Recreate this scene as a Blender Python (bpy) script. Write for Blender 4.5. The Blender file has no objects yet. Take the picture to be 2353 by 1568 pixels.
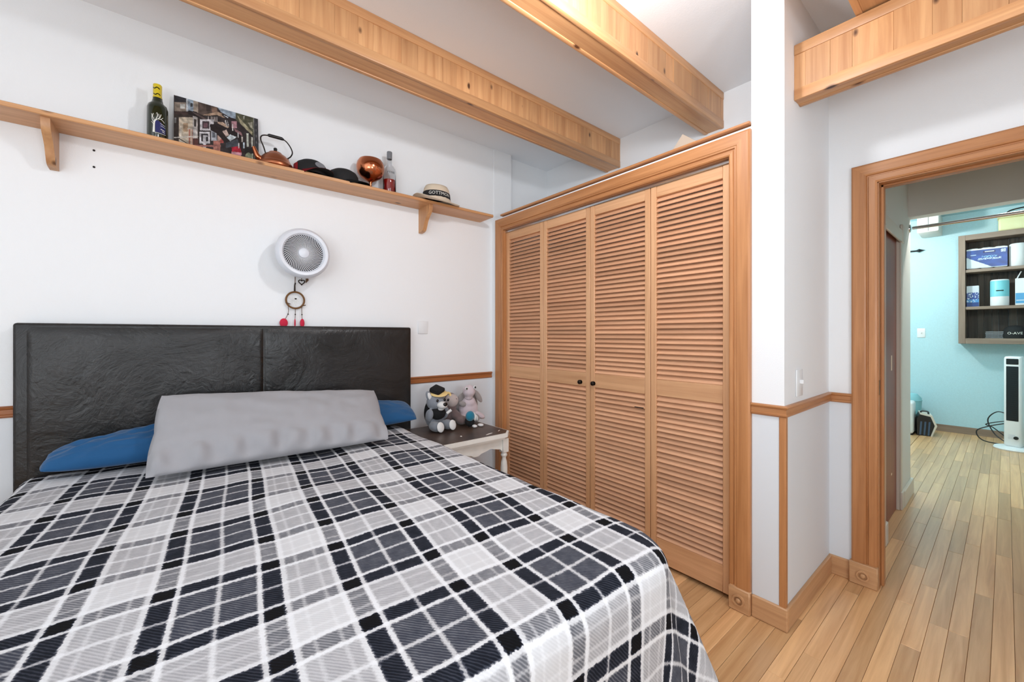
import bpy, bmesh, math, random
from mathutils import Vector, Matrix, noise
random.seed(7)
PI = math.pi
S = bpy.context.scene
C = S.collection

# ------------------------------------------------------------------ camera
cam_d = bpy.data.cameras.new('camera'); cam = bpy.data.objects.new('camera', cam_d); C.objects.link(cam)
cam_d.sensor_width = 36; cam_d.lens = 929.3 / 2353 * 36; cam_d.shift_y = -14.78 / 2353; cam_d.clip_start = .02
cam.location = (0, 0, 1.22); cam.rotation_euler = (PI / 2, 0, -math.radians(39.2786))
S.camera = cam
# ------------------------------------------------------------------ world, lights, exposure
W = bpy.data.worlds.new('world'); S.world = W; W.use_nodes = True
W.node_tree.nodes['Background'].inputs[0].default_value = (.93, .97, 1, 1)
W.node_tree.nodes['Background'].inputs[1].default_value = 1.6
def light(name, kind, loc, power, color=(1, 1, 1), size=.1, size_y=None, rot=None):
    d = bpy.data.lights.new(name, kind); d.energy = power; d.color = color
    if kind == 'AREA':
        d.shape = 'RECTANGLE'; d.size = size; d.size_y = size_y or size
    else: d.shadow_soft_size = size
    o = bpy.data.objects.new(name, d); C.objects.link(o); o.location = loc
    if rot: o.rotation_euler = rot
    return o
light('window_daylight', 'AREA', (-2.36, .1, 1.4), 8, (.84, .93, 1), 2.6, 1.9, (0, -PI / 2, 0))
light('ceiling_lamp', 'POINT', (1.02, .82, 2.40), 30, (.93, .96, 1), .055)
light('soft_fill_light', 'AREA', (-1.4, -.95, 1.15), 51, (.87, .945, 1), 1.3, 1.0, (PI / 2 + 1.15, 0, -.7))  # unseen fill light, added to brighten the upper walls and ceiling
light('headboard_highlight_light', 'AREA', (.52, -1.42, 1.34), 20, (.85, .93, 1), .5, .5, (PI / 2, 0, 0))  # area light added for a highlight on the headboard; the wall behind has no window
light('hall_lamp', 'POINT', (4.62, -.03, 2.38), 36, (1, .95, .88), .06)
light('far_room_lamp', 'POINT', (6.2, 1.25, 2.4), 70, (1, .97, .92), .06)
S.view_settings.view_transform = 'Standard'; S.view_settings.look = 'None'
S.view_settings.gamma = 1; S.view_settings.use_curve_mapping = False; S.view_settings.exposure = -.17

# ------------------------------------------------------------------ materials
def lin(c):
    c = c / 255
    return c / 12.92 if c <= .04045 else ((c + .055) / 1.055) ** 2.4
def rgb(t): return (lin(t[0]), lin(t[1]), lin(t[2]), 1)
M = {}
def new_mat(name):
    m = bpy.data.materials.new(name); m.use_nodes = True; M[name] = m
    return m, m.node_tree.nodes, m.node_tree.links, m.node_tree.nodes['Principled BSDF']
def plain(name, c, rough=.5, metal=0, bump=0, bscale=200, trans=0, coat=0, sheen=0, vary=0, vscale=6):
    m, n, l, b = new_mat(name)
    b.inputs['Base Color'].default_value = rgb(c); b.inputs['Roughness'].default_value = rough; b.inputs['Metallic'].default_value = metal
    b.inputs['Transmission Weight'].default_value = trans; b.inputs['Coat Weight'].default_value = coat; b.inputs['Sheen Weight'].default_value = sheen
    if bump or vary:
        tc = n.new('ShaderNodeTexCoord')
    if bump:
        nz = n.new('ShaderNodeTexNoise'); nz.inputs['Scale'].default_value = bscale; nz.inputs['Detail'].default_value = 4
        bp = n.new('ShaderNodeBump'); bp.inputs['Strength'].default_value = bump; bp.inputs['Distance'].default_value = .003
        l.new(tc.outputs['Object'], nz.inputs['Vector']); l.new(nz.outputs['Fac'], bp.inputs['Height']); l.new(bp.outputs[0], b.inputs['Normal'])
    if vary:
        nv = n.new('ShaderNodeTexNoise'); nv.inputs['Scale'].default_value = vscale; nv.inputs['Detail'].default_value = 5
        mx = n.new('ShaderNodeMix'); mx.data_type = 'RGBA'
        mx.inputs[6].default_value = rgb(tuple(x * (1 - vary) for x in c)); mx.inputs[7].default_value = rgb(tuple(min(255, x * (1 + vary)) for x in c))
        l.new(tc.outputs['Object'], nv.inputs['Vector']); l.new(nv.outputs['Fac'], mx.inputs[0]); l.new(mx.outputs[2], b.inputs['Base Color'])
    return m
def wood(name, dark, light_, axis=0, rough=.42, scale=1.0, vary=.18, knots=0, coat=.15):
    """procedural timber, grain along local axis; every object gets its own tone"""
    m, n, l, b = new_mat(name)
    tc = n.new('ShaderNodeTexCoord'); oi = n.new('ShaderNodeObjectInfo')
    off = n.new('ShaderNodeVectorMath'); off.operation = 'SCALE'; off.inputs[0].default_value = (13.1, 7.7, 9.3); l.new(oi.outputs['Random'], off.inputs['Scale'])
    add = n.new('ShaderNodeVectorMath'); l.new(tc.outputs['Object'], add.inputs[0]); l.new(off.outputs[0], add.inputs[1])
    mp = n.new('ShaderNodeMapping'); sc = [34 * scale] * 3; sc[axis] = 1.6 * scale; mp.inputs['Scale'].default_value = sc
    l.new(add.outputs[0], mp.inputs['Vector'])
    nz = n.new('ShaderNodeTexNoise'); nz.inputs['Scale'].default_value = 1; nz.inputs['Detail'].default_value = 6; nz.inputs['Roughness'].default_value = .6; nz.inputs['Distortion'].default_value = .6
    l.new(mp.outputs[0], nz.inputs['Vector'])
    rp = n.new('ShaderNodeValToRGB'); rp.color_ramp.elements[0].position = .3; rp.color_ramp.elements[1].position = .7
    rp.color_ramp.elements[0].color = rgb(dark); rp.color_ramp.elements[1].color = rgb(light_)
    l.new(nz.outputs['Fac'], rp.inputs[0])
    hv = n.new('ShaderNodeHueSaturation')
    mr = n.new('ShaderNodeMapRange'); mr.inputs['To Min'].default_value = 1 - vary; mr.inputs['To Max'].default_value = 1 + vary * .7
    l.new(oi.outputs['Random'], mr.inputs['Value']); l.new(mr.outputs[0], hv.inputs['Value']); l.new(rp.outputs[0], hv.inputs['Color'])
    last = hv.outputs[0]
    if knots:
        mk = n.new('ShaderNodeMapping'); ks = [knots] * 3; ks[axis] = knots * .55; mk.inputs['Scale'].default_value = ks; l.new(add.outputs[0], mk.inputs['Vector'])
        vo = n.new('ShaderNodeTexVoronoi'); vo.inputs['Scale'].default_value = 1; l.new(mk.outputs[0], vo.inputs['Vector'])
        kr = n.new('ShaderNodeMapRange'); kr.inputs['From Min'].default_value = .05; kr.inputs['From Max'].default_value = .11; kr.inputs['To Min'].default_value = 1; kr.inputs['To Max'].default_value = 0
        l.new(vo.outputs['Distance'], kr.inputs['Value'])
        mx = n.new('ShaderNodeMix'); mx.data_type = 'RGBA'; mx.inputs[7].default_value = rgb((78, 42, 20)); l.new(kr.outputs[0], mx.inputs[0]); l.new(last, mx.inputs[6]); last = mx.outputs[2]
    l.new(last, b.inputs['Base Color']); b.inputs['Roughness'].default_value = rough; b.inputs['Coat Weight'].default_value = coat; b.inputs['Coat Roughness'].default_value = .35
    bp = n.new('ShaderNodeBump'); bp.inputs['Strength'].default_value = .08; bp.inputs['Distance'].default_value = .002
    l.new(nz.outputs['Fac'], bp.inputs['Height']); l.new(bp.outputs[0], b.inputs['Normal'])
    return m
plain('wall_paint', (242, 244, 246), .75, bump=.16, bscale=240)
plain('wainscot_paint', (224, 228, 233), .6, bump=.05, bscale=260)
plain('ceiling_paint', (243, 245, 248), .85, bump=.15, bscale=160)
plain('turquoise_paint', (184, 219, 228), .7, bump=.2, bscale=130, vary=.04, vscale=90)
plain('hall_paint', (222, 220, 214), .75, bump=.1, bscale=200)
plain('cream_trim', (214, 206, 194), .45)
plain('white_plastic', (236, 238, 240), .3)
plain('white_paint', (238, 236, 230), .45, vary=.04, vscale=20)
plain('black_plastic', (20, 21, 23), .35)
plain('charcoal_fabric', (24, 24, 26), .85)
plain('chrome', (205, 208, 212), .15, 1)
plain('dark_metal', (46, 40, 36), .35, .9)
plain('brass', (120, 92, 60), .3, 1)
plain('copper', (196, 120, 84), .16, 1, bump=.05, bscale=40)
plain('copper_satin', (178, 112, 80), .34, 1)
plain('shadow_gap', (30, 24, 20), .8)
for a, nm in enumerate('xyz'):
    wood('pine_' + nm, (188, 132, 86), (218, 166, 116), a, knots=(7 if nm != 'z' else 9), vary=.15)
    wood('trim_' + nm, (168, 110, 64), (200, 140, 90), a, vary=.05)
    wood('rail_' + nm, (140, 80, 40), (180, 112, 62), a, vary=.05)
wood('slat_wood', (202, 148, 112), (224, 172, 134), 1, vary=.14, coat=.05, rough=.5)
wood('door_wood_y', (200, 148, 106), (224, 174, 130), 1, vary=.05)
wood('door_wood_z', (200, 148, 106), (224, 174, 130), 2, vary=.05)
wood('base_x', (188, 140, 98), (214, 168, 124), 0, vary=.05)
wood('base_y', (188, 140, 98), (214, 168, 124), 1, vary=.05)
wood('floor_plank', (202, 150, 100), (236, 190, 138), 0, rough=.3, scale=.9, vary=.24, coat=.3)
wood('red_door', (124, 50, 24), (150, 70, 38), 2, vary=.02)
wood('grey_oak_y', (124, 104, 90), (152, 132, 116), 1, vary=.04)
wood('grey_oak_z', (124, 104, 90), (152, 132, 116), 2, vary=.04)
wood('barn_board', (34, 28, 25), (86, 76, 68), 2, vary=.35, rough=.7, coat=0)
plain('pillow_grey', (160, 159, 163), .85, bump=.1, bscale=500, sheen=.2)
plain('pillow_blue', (6, 80, 130), .8, bump=.1, bscale=500, sheen=.2)
plain('navy_sheet', (34, 38, 46), .85)
plain('plush_grey', (134, 138, 146), .95, bump=.7, bscale=330, sheen=.4)
plain('plush_white', (232, 230, 228), .95, bump=.7, bscale=330, sheen=.4)
plain('plush_black', (18, 18, 20), .95, bump=.6, bscale=330)
plain('plush_mauve', (112, 92, 90), .95, bump=.7, bscale=330, sheen=.4)
plain('plush_taupe', (196, 182, 178), .95, bump=.7, bscale=330, sheen=.4)
plain('plush_lilac', (212, 196, 202), .95, bump=.7, bscale=330, sheen=.4)
plain('plush_shell', (158, 150, 148), .95, bump=.7, bscale=330, sheen=.4)
plain('plush_teal', (18, 118, 146), .9, bump=.8, bscale=260, sheen=.4)
plain('felt_yellow', (236, 206, 140), .9)
plain('bead_eye', (8, 8, 10), .12)
plain('straw', (222, 205, 182), .8, bump=.5, bscale=420)
plain('cap_red', (150, 20, 34), .7)
plain('feather_red', (206, 34, 66), .8)
plain('hoop_brown', (112, 76, 36), .7)
plain('cord_brown', (96, 70, 48), .8)
plain('bottle_green', (26, 36, 18), .08, coat=.6)
plain('capsule_yellow', (226, 200, 40), .35)
plain('label_navy', (18, 26, 92), .4)
plain('label_white', (232, 232, 224), .5)
plain('rose_wine', (176, 20, 24), .1, coat=.5)
plain('clear_glass', (240, 242, 244), .04, trans=1)
plain('fan_white', (222, 226, 234), .35)
plain('fan_grille', (214, 215, 219), .45)
plain('fan_dark', (74, 72, 78), .6)
plain('picture_edge', (128, 130, 136), .5)
plain('cardboard', (226, 206, 186), .8)
plain('tissue_white', (240, 240, 242), .7)
plain('pack_blue', (36, 92, 178), .35)
plain('pack_sky', (84, 164, 216), .4)
plain('pack_aqua', (128, 208, 220), .4)
plain('tote_yellow', (226, 226, 176), .45)
plain('grille_black', (14, 22, 28), .4)
plain('grey_case', (120, 122, 126), .5)
plain('screen_blue', (60, 84, 110), .3)
plain('aqua_bin', (140, 196, 204), .6)
# worn nightstand top
def worn_top():
    m, n, l, b = new_mat('worn_brown_top')
    tc = n.new('ShaderNodeTexCoord'); nz = n.new('ShaderNodeTexNoise'); nz.inputs['Scale'].default_value = 9; nz.inputs['Detail'].default_value = 6
    rp = n.new('ShaderNodeValToRGB'); e = rp.color_ramp.elements; e[0].position = .3; e[0].color = rgb((56, 40, 32)); e[1].position = .66; e[1].color = rgb((84, 66, 54))
    l.new(tc.outputs['Object'], nz.inputs[0]); l.new(nz.outputs['Fac'], rp.inputs[0]); l.new(rp.outputs[0], b.inputs['Base Color']); b.inputs['Roughness'].default_value = .4
worn_top()
def leather():
    m, n, l, b = new_mat('black_leather')
    b.inputs['Base Color'].default_value = rgb((38, 36, 35))
    tc = n.new('ShaderNodeTexCoord')
    a = n.new('ShaderNodeTexNoise'); a.inputs['Scale'].default_value = 4; a.inputs['Detail'].default_value = 8; a.inputs['Roughness'].default_value = .65; a.inputs['Distortion'].default_value = 1.2
    f = n.new('ShaderNodeTexNoise'); f.inputs['Scale'].default_value = 26; f.inputs['Detail'].default_value = 6; f.inputs['Distortion'].default_value = 1.5
    l.new(tc.outputs['Object'], a.inputs[0]); l.new(tc.outputs['Object'], f.inputs[0])
    mr = n.new('ShaderNodeMapRange'); mr.inputs['To Min'].default_value = .18; mr.inputs['To Max'].default_value = .42; b.inputs['Specular IOR Level'].default_value = .42; l.new(a.outputs['Fac'], mr.inputs[0]); l.new(mr.outputs[0], b.inputs['Roughness'])
    rp = n.new('ShaderNodeValToRGB'); rp.color_ramp.elements[0].color = rgb((18, 17, 16)); rp.color_ramp.elements[1].color = rgb((40, 38, 38)); rp.color_ramp.elements[0].position = .35; rp.color_ramp.elements[1].position = .7
    l.new(a.outputs['Fac'], rp.inputs[0]); l.new(rp.outputs[0], b.inputs['Base Color'])
    ad = n.new('ShaderNodeMath'); ad.operation = 'MULTIPLY_ADD'; ad.inputs[1].default_value = .22; l.new(f.outputs['Fac'], ad.inputs[0]); l.new(a.outputs['Fac'], ad.inputs[2])
    bp = n.new('ShaderNodeBump'); bp.inputs['Strength'].default_value = .55; bp.inputs['Distance'].default_value = .012; l.new(ad.outputs[0], bp.inputs['Height']); l.new(bp.outputs[0], b.inputs['Normal'])
leather()
def plaid():
    m, n, l, b = new_mat('plaid_fleece')
    uv = n.new('ShaderNodeUVMap'); uv.uv_map = 'UVMap'
    nz = n.new('ShaderNodeTexNoise'); nz.inputs['Scale'].default_value = 160; nz.inputs['Detail'].default_value = 3; l.new(uv.outputs[0], nz.inputs['Vector'])
    cen = n.new('ShaderNodeVectorMath'); cen.operation = 'MULTIPLY_ADD'; cen.inputs[1].default_value = (.010, .010, 0); cen.inputs[2].default_value = (-.005, -.005, 0); l.new(nz.outputs['Color'], cen.inputs[0])
    ad = n.new('ShaderNodeVectorMath'); l.new(uv.outputs[0], ad.inputs[0]); l.new(cen.outputs[0], ad.inputs[1])
    sx = n.new('ShaderNodeSeparateXYZ'); l.new(ad.outputs[0], sx.inputs[0])
    P = .353
    seg = [(.000, 'D'), (.018, 'W'), (.030, 'A'), (.095, 'L'), (.105, 'A'), (.170, 'W'), (.182, 'D'), (.218, 'W'), (.231, 'B'), (.251, 'b'), (.258, 'B'), (.295, 'b'), (.302, 'B'), (.322, 'W'), (.335, 'D')]
    val = {'D': 1., 'W': .045, 'A': .56, 'L': .13, 'B': .2, 'b': .12}
    outs = []
    for ax in (0, 1):
        dv = n.new('ShaderNodeMath'); dv.operation = 'DIVIDE'; dv.inputs[1].default_value = P; l.new(sx.outputs[ax], dv.inputs[0])
        fr = n.new('ShaderNodeMath'); fr.operation = 'FRACT'; l.new(dv.outputs[0], fr.inputs[0])
        rp = n.new('ShaderNodeValToRGB'); cr = rp.color_ramp; cr.interpolation = 'LINEAR'
        st = []
        for i, (p, k) in enumerate(seg):
            if i: st.append((p / P - .0075, val[seg[i - 1][1]]))
            st.append((p / P + (.0075 if i else 0), val[k]))
        cr.elements[0].position = st[0][0]; cr.elements[0].color = (st[0][1],) * 3 + (1,)
        cr.elements[1].position = st[-1][0]; cr.elements[1].color = (st[-1][1],) * 3 + (1,)
        for p, v in st[1:-1]:
            e = cr.elements.new(p); e.color = (v, v, v, 1)
        l.new(fr.outputs[0], rp.inputs[0]); outs.append(rp.outputs[0])
    mu = n.new('ShaderNodeMath'); mu.operation = 'MULTIPLY'; l.new(outs[0], mu.inputs[0]); l.new(outs[1], mu.inputs[1])
    n2 = n.new('ShaderNodeTexNoise'); n2.inputs['Scale'].default_value = 38; n2.inputs['Detail'].default_value = 5; l.new(uv.outputs[0], n2.inputs['Vector'])
    mr = n.new('ShaderNodeMapRange'); mr.inputs['To Min'].default_value = .72; mr.inputs['To Max'].default_value = 1.28; l.new(n2.outputs['Fac'], mr.inputs[0])
    wv = n.new('ShaderNodeTexWave'); wv.inputs['Scale'].default_value = 75; wv.bands_direction = 'DIAGONAL'; wv.inputs['Distortion'].default_value = 1.5; l.new(uv.outputs[0], wv.inputs['Vector'])
    wr = n.new('ShaderNodeMapRange'); wr.inputs['To Min'].default_value = .78; wr.inputs['To Max'].default_value = 1.18; l.new(wv.outputs['Fac'], wr.inputs[0])
    m2 = n.new('ShaderNodeMath'); m2.operation = 'MULTIPLY'; l.new(mu.outputs[0], m2.inputs[0]); l.new(mr.outputs[0], m2.inputs[1])
    m3 = n.new('ShaderNodeMath'); m3.operation = 'MULTIPLY'; l.new(m2.outputs[0], m3.inputs[0]); l.new(wr.outputs[0], m3.inputs[1])
    rp = n.new('ShaderNodeValToRGB'); cr = rp.color_ramp
    st = [(0, (232, 233, 236)), (.03, (212, 212, 214)), (.11, (176, 175, 178)), (.2, (118, 119, 124)), (.31, (66, 69, 80)), (.56, (24, 28, 38)), (.9, (6, 6, 8))]
    cr.elements[0].position, cr.elements[0].color = st[0][0], rgb(st[0][1]); cr.elements[1].position, cr.elements[1].color = st[-1][0], rgb(st[-1][1])
    for p, c in st[1:-1]:
        e = cr.elements.new(p); e.color = rgb(c)
    l.new(m3.outputs[0], rp.inputs[0]); l.new(rp.outputs[0], b.inputs['Base Color'])
    b.inputs['Roughness'].default_value = .95; b.inputs['Specular IOR Level'].default_value = .2
    n3 = n.new('ShaderNodeTexNoise'); n3.inputs['Scale'].default_value = 420; l.new(uv.outputs[0], n3.inputs['Vector'])
    bp = n.new('ShaderNodeBump'); bp.inputs['Strength'].default_value = .25; bp.inputs['Distance'].default_value = .003; l.new(n3.outputs['Fac'], bp.inputs['Height']); l.new(bp.outputs[0], b.inputs['Normal'])
plaid()
def print_mat():
    m, n, l, b = new_mat('colour_print')
    at = n.new('ShaderNodeAttribute'); at.attribute_name = 'Col'; l.new(at.outputs['Color'], b.inputs['Base Color']); b.inputs['Roughness'].default_value = .35
print_mat()

# ------------------------------------------------------------------ geometry helpers
def box(bm, x0, x1, y0, y1, z0, z1, bevel=0, seg=1):
    v = [bm.verts.new(p) for p in ((x0, y0, z0), (x1, y0, z0), (x1, y1, z0), (x0, y1, z0), (x0, y0, z1), (x1, y0, z1), (x1, y1, z1), (x0, y1, z1))]
    f = [bm.faces.new([v[i] for i in q]) for q in ((3, 2, 1, 0), (4, 5, 6, 7), (0, 1, 5, 4), (1, 2, 6, 5), (2, 3, 7, 6), (3, 0, 4, 7))]
    if bevel:
        es = list({e for q in f for e in q.edges})
        bmesh.ops.bevel(bm, geom=es, offset=bevel, segments=seg, profile=.5, affect='EDGES')
    return bm
def B(*a, **k): return box(bmesh.new(), *a, **k)
def xform(bm, M4, verts=None): bmesh.ops.transform(bm, matrix=M4, verts=verts if verts is not None else bm.verts[:]); return bm
def lathe(prof, segs=32, bm=None, sx=1, sy=1):
    bm = bm or bmesh.new(); rings = []
    for r, z in prof:
        if r < 1e-6: rings.append([bm.verts.new((0, 0, z))])
        else: rings.append([bm.verts.new((r * sx * math.cos(2 * PI * i / segs), r * sy * math.sin(2 * PI * i / segs), z)) for i in range(segs)])
    for a, c in zip(rings, rings[1:]):
        for i in range(segs):
            j = (i + 1) % segs
            q = [a[i % len(a)], a[j % len(a)], c[j % len(c)], c[i % len(c)]]
            q = [v for k, v in enumerate(q) if v not in q[:k]]
            if len(q) > 2:
                try: bm.faces.new(q)
                except ValueError: pass
    bmesh.ops.recalc_face_normals(bm, faces=bm.faces[:])
    return bm
def tube(pts, r, segs=8, bm=None, cap=True):
    bm = bm or bmesh.new(); pts = [Vector(p) for p in pts]; n = len(pts); rings = []
    rr = r if isinstance(r, (list, tuple)) else [r] * n
    up = None
    for i, p in enumerate(pts):
        t = (pts[min(i + 1, n - 1)] - pts[max(i - 1, 0)]).normalized()
        if up is None:
            up = Vector((0, 0, 1)) if abs(t.z) < .9 else Vector((1, 0, 0))
        a = t.cross(up).normalized(); up = a.cross(t).normalized()
        rings.append([bm.verts.new(p + (a * math.cos(2 * PI * k / segs) + up * math.sin(2 * PI * k / segs)) * rr[i]) for k in range(segs)])
    for a, c in zip(rings, rings[1:]):
        for k in range(segs): bm.faces.new((a[k], a[(k + 1) % segs], c[(k + 1) % segs], c[k]))
    if cap:
        bm.faces.new(rings[0][::-1]); bm.faces.new(rings[-1])
    bmesh.ops.recalc_face_normals(bm, faces=bm.faces[:])
    return bm
def spline(pts, n=8):
    pts = [Vector(p) for p in pts]; out = []
    P = [pts[0] * 2 - pts[1]] + pts + [pts[-1] * 2 - pts[-2]]
    for i in range(1, len(P) - 2):
        for k in range(n):
            t = k / n; a, b_, c, d = P[i - 1:i + 3]
            out.append(.5 * ((2 * b_) + (c - a) * t + (2 * a - 5 * b_ + 4 * c - d) * t * t + (3 * b_ - a - 3 * c + d) * t ** 3))
    out.append(pts[-1]); return out
def prism(poly, y0, y1, axes='xz', bm=None):
    """polygon in two axes, extruded along the third between y0 and y1"""
    bm = bm or bmesh.new(); ax = 'xyz'; third = [a for a in ax if a not in axes][0]
    def P(p, t):
        d = {axes[0]: p[0], axes[1]: p[1], third: t}; return (d['x'], d['y'], d['z'])
    a = [bm.verts.new(P(p, y0)) for p in poly]; b_ = [bm.verts.new(P(p, y1)) for p in poly]
    bm.faces.new(a); bm.faces.new(b_[::-1]); n = len(poly)
    for i in range(n): bm.faces.new((a[i], b_[i], b_[(i + 1) % n], a[(i + 1) % n]))
    bmesh.ops.recalc_face_normals(bm, faces=bm.faces[:])
    return bm
def ell(c, r, bm=None, u=18, v=12, rot=None):
    bm = bm or bmesh.new()
    res = bmesh.ops.create_uvsphere(bm, u_segments=u, v_segments=v, radius=1)
    m4 = Matrix.Translation(c) @ (rot.to_matrix().to_4x4() if rot else Matrix()) @ Matrix.Diagonal((*r, 1))
    bmesh.ops.transform(bm, matrix=m4, verts=res['verts']); return bm
def obj(name, bm, mat, parent=None, label=None, smooth=40, loc=None):
    me = bpy.data.meshes.new(name); bm.to_mesh(me); bm.free()
    if smooth:
        for p in me.polygons: p.use_smooth = True
        me.set_sharp_from_angle(angle=math.radians(smooth))
    me.materials.append(M[mat])
    o = bpy.data.objects.new(name, me); C.objects.link(o)
    if loc: o.location = loc
    if parent: o.parent = parent; o.matrix_parent_inverse = Matrix.Translation(-Vector(parent.location)) if loc is None and parent.get('world_parts') else Matrix()
    if label: o['label'] = label
    return o
def tag(o, label, cat, group=None, kind=None):
    o['label'] = label; o['category'] = cat
    if group: o['group'] = group
    if kind: o['kind'] = kind
    return o
def thing(name, label, cat, loc=(0, 0, 0), rz=0, group=None, kind=None, world=False):
    """an Empty at the thing's base; with world=True its parts are given in room coordinates"""
    o = bpy.data.objects.new(name, None); C.objects.link(o); o.location = loc; o.rotation_euler = (0, 0, rz); o.empty_display_size = .05
    if world: o['world_parts'] = True
    return tag(o, label, cat, group, kind)
def part_at(name, mesh, parent, loc, rot=(0, 0, 0), scale=(1, 1, 1)):
    """another piece that shares its mesh; loc in room coordinates of a world thing"""
    o = bpy.data.objects.new(name, mesh); C.objects.link(o); o.parent = parent
    o.matrix_parent_inverse = Matrix.Translation(-Vector(parent.location)) if parent.get('world_parts') else Matrix()
    o.location = loc; o.rotation_euler = rot; o.scale = scale; return o
def mesh_of(bm, name, mat, smooth=40):
    me = bpy.data.meshes.new(name); bm.to_mesh(me); bm.free(); me.materials.append(M[mat])
    if smooth:
        for p in me.polygons: p.use_smooth = True
        me.set_sharp_from_angle(angle=math.radians(smooth))
    return me
def struct(name, bm, mat, label, cat, smooth=None): return tag(obj(name, bm, mat, smooth=smooth), label, cat, kind='structure')
def wparts(o): o['world_parts'] = True; return o
def paint_grid(name, nx, ny, place, colour, parent, label=None):
    """flat print: a fine grid whose cells carry the printed colours"""
    vs = [place(i / nx, j / ny) for j in range(ny + 1) for i in range(nx + 1)]
    fs = [(j * (nx + 1) + i, j * (nx + 1) + i + 1, (j + 1) * (nx + 1) + i + 1, (j + 1) * (nx + 1) + i) for j in range(ny) for i in range(nx)]
    me = bpy.data.meshes.new(name); me.from_pydata(vs, [], fs); at = me.color_attributes.new('Col', 'FLOAT_COLOR', 'CORNER')
    buf = []
    for j in range(ny):
        for i in range(nx):
            c = rgb(colour((i + .5) / nx, (j + .5) / ny)); buf += list(c) * 4
    at.data.foreach_set('color', buf); me.materials.append(M['colour_print'])
    o = bpy.data.objects.new(name, me); C.objects.link(o)
    o.parent = parent; o.matrix_parent_inverse = Matrix.Translation(-Vector(parent.location)) if parent.get('world_parts') else Matrix()
    if label: o['label'] = label
    return o
def inpoly(x, y, poly):
    c = False; j = len(poly) - 1
    for i in range(len(poly)):
        xi, yi = poly[i]; xj, yj = poly[j]
        if (yi > y) != (yj > y) and x < (xj - xi) * (y - yi) / (yj - yi) + xi: c = not c
        j = i
    return c
def text_bm(s, size, extrude=0):
    cu = bpy.data.curves.new('lettering', 'FONT'); cu.body = s; cu.size = size; cu.extrude = extrude; cu.align_x = 'CENTER'; cu.align_y = 'CENTER'; cu.resolution_u = 2
    o = bpy.data.objects.new('lettering', cu); C.objects.link(o)
    me = o.evaluated_get(bpy.context.evaluated_depsgraph_get()).to_mesh(); bm = bmesh.new(); bm.from_mesh(me); o.to_mesh_clear()
    bpy.data.objects.remove(o); bpy.data.curves.remove(cu); return bm

# ================================================================== STRUCTURE
CEIL = 2.71; YB = 2.61; XC = 1.925; XD = 2.585
bm = bmesh.new(); box(bm, -2.5, 2.123, YB, 2.76, 0, CEIL); box(bm, 2.123, 2.705, 2.66, 2.76, 0, CEIL); box(bm, 1.945, 2.123, YB - .004, YB + .01, 2.13, CEIL)
wb = wparts(struct('wall_back', bm, 'wall_paint', 'white textured wall behind the headboard and shelf', 'wall'))
obj('wainscot_panel', B(-2.4, XC, YB - .003, YB, .1, .885), 'wainscot_paint', wb, 'pale grey lower wall below the chair rail', None)
for z in (2.052, 1.977): obj('screw_hole', xform(lathe([(0, 0), (.0045, 0), (.0045, .002), (0, .002)], 10), Matrix.Translation((-.305, YB - .001, z)) @ Matrix.Rotation(PI / 2, 4, 'X')), 'shadow_gap', wb)
bm = bmesh.new()
box(bm, XC, XD, .58, .705, 0, CEIL); box(bm, XC, 2.02, .705, .79, 0, 2.13); box(bm, XC, 2.02, .79, 2.46, 2.028, 2.13); box(bm, XC, 2.02, 2.46, YB, 0, 2.13); box(bm, 2.02, XD, .705, YB, 2.09, 2.13)
wc = wparts(struct('wall_closet', bm, 'wall_paint', 'white closet wall with square column at its right end', 'wall'))
obj('wainscot_panel', B(XC - .003, XC, .597, .70, .09, .885), 'wainscot_paint', wc, None, None)
obj('wainscot_panel', B(XC + .003, XD, .577, .58, .09, .885), 'wainscot_paint', wc, None, None)
bm = bmesh.new(); box(bm, XD, 2.705, .40, 2.76, 0, CEIL); box(bm, XD, 2.705, -.43, .40, 1.955, CEIL); box(bm, XD, 2.705, -1.5, -.43, 0, CEIL)
wd = wparts(struct('wall_door', bm, 'wall_paint', 'white wall around the open doorway on the right', 'wall'))
obj('wainscot_panel', B(XD - .003, XD, .487, .577, .09, .885), 'wainscot_paint', wd, None, None)
struct('ceiling', B(-2.5, 2.705, -1.5, 2.76, CEIL, CEIL + .1), 'ceiling_paint', 'white bedroom ceiling between the pine beams', 'ceiling')
bm = bmesh.new(); box(bm, -2.6, -2.5, -1.5, -.9, 0, CEIL); box(bm, -2.6, -2.5, 1.1, 2.76, 0, CEIL); box(bm, -2.6, -2.5, -.9, 1.1, 0, .6); box(bm, -2.6, -2.5, -.9, 1.1, 2.4, CEIL)
struct('wall_left', bm, 'wall_paint', 'white wall with window opening left of the bed', 'wall')
struct('wall_front', B(-2.6, 2.705, -1.6, -1.5, 0, CEIL), 'wall_paint', 'white wall opposite the bed', 'wall')
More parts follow.
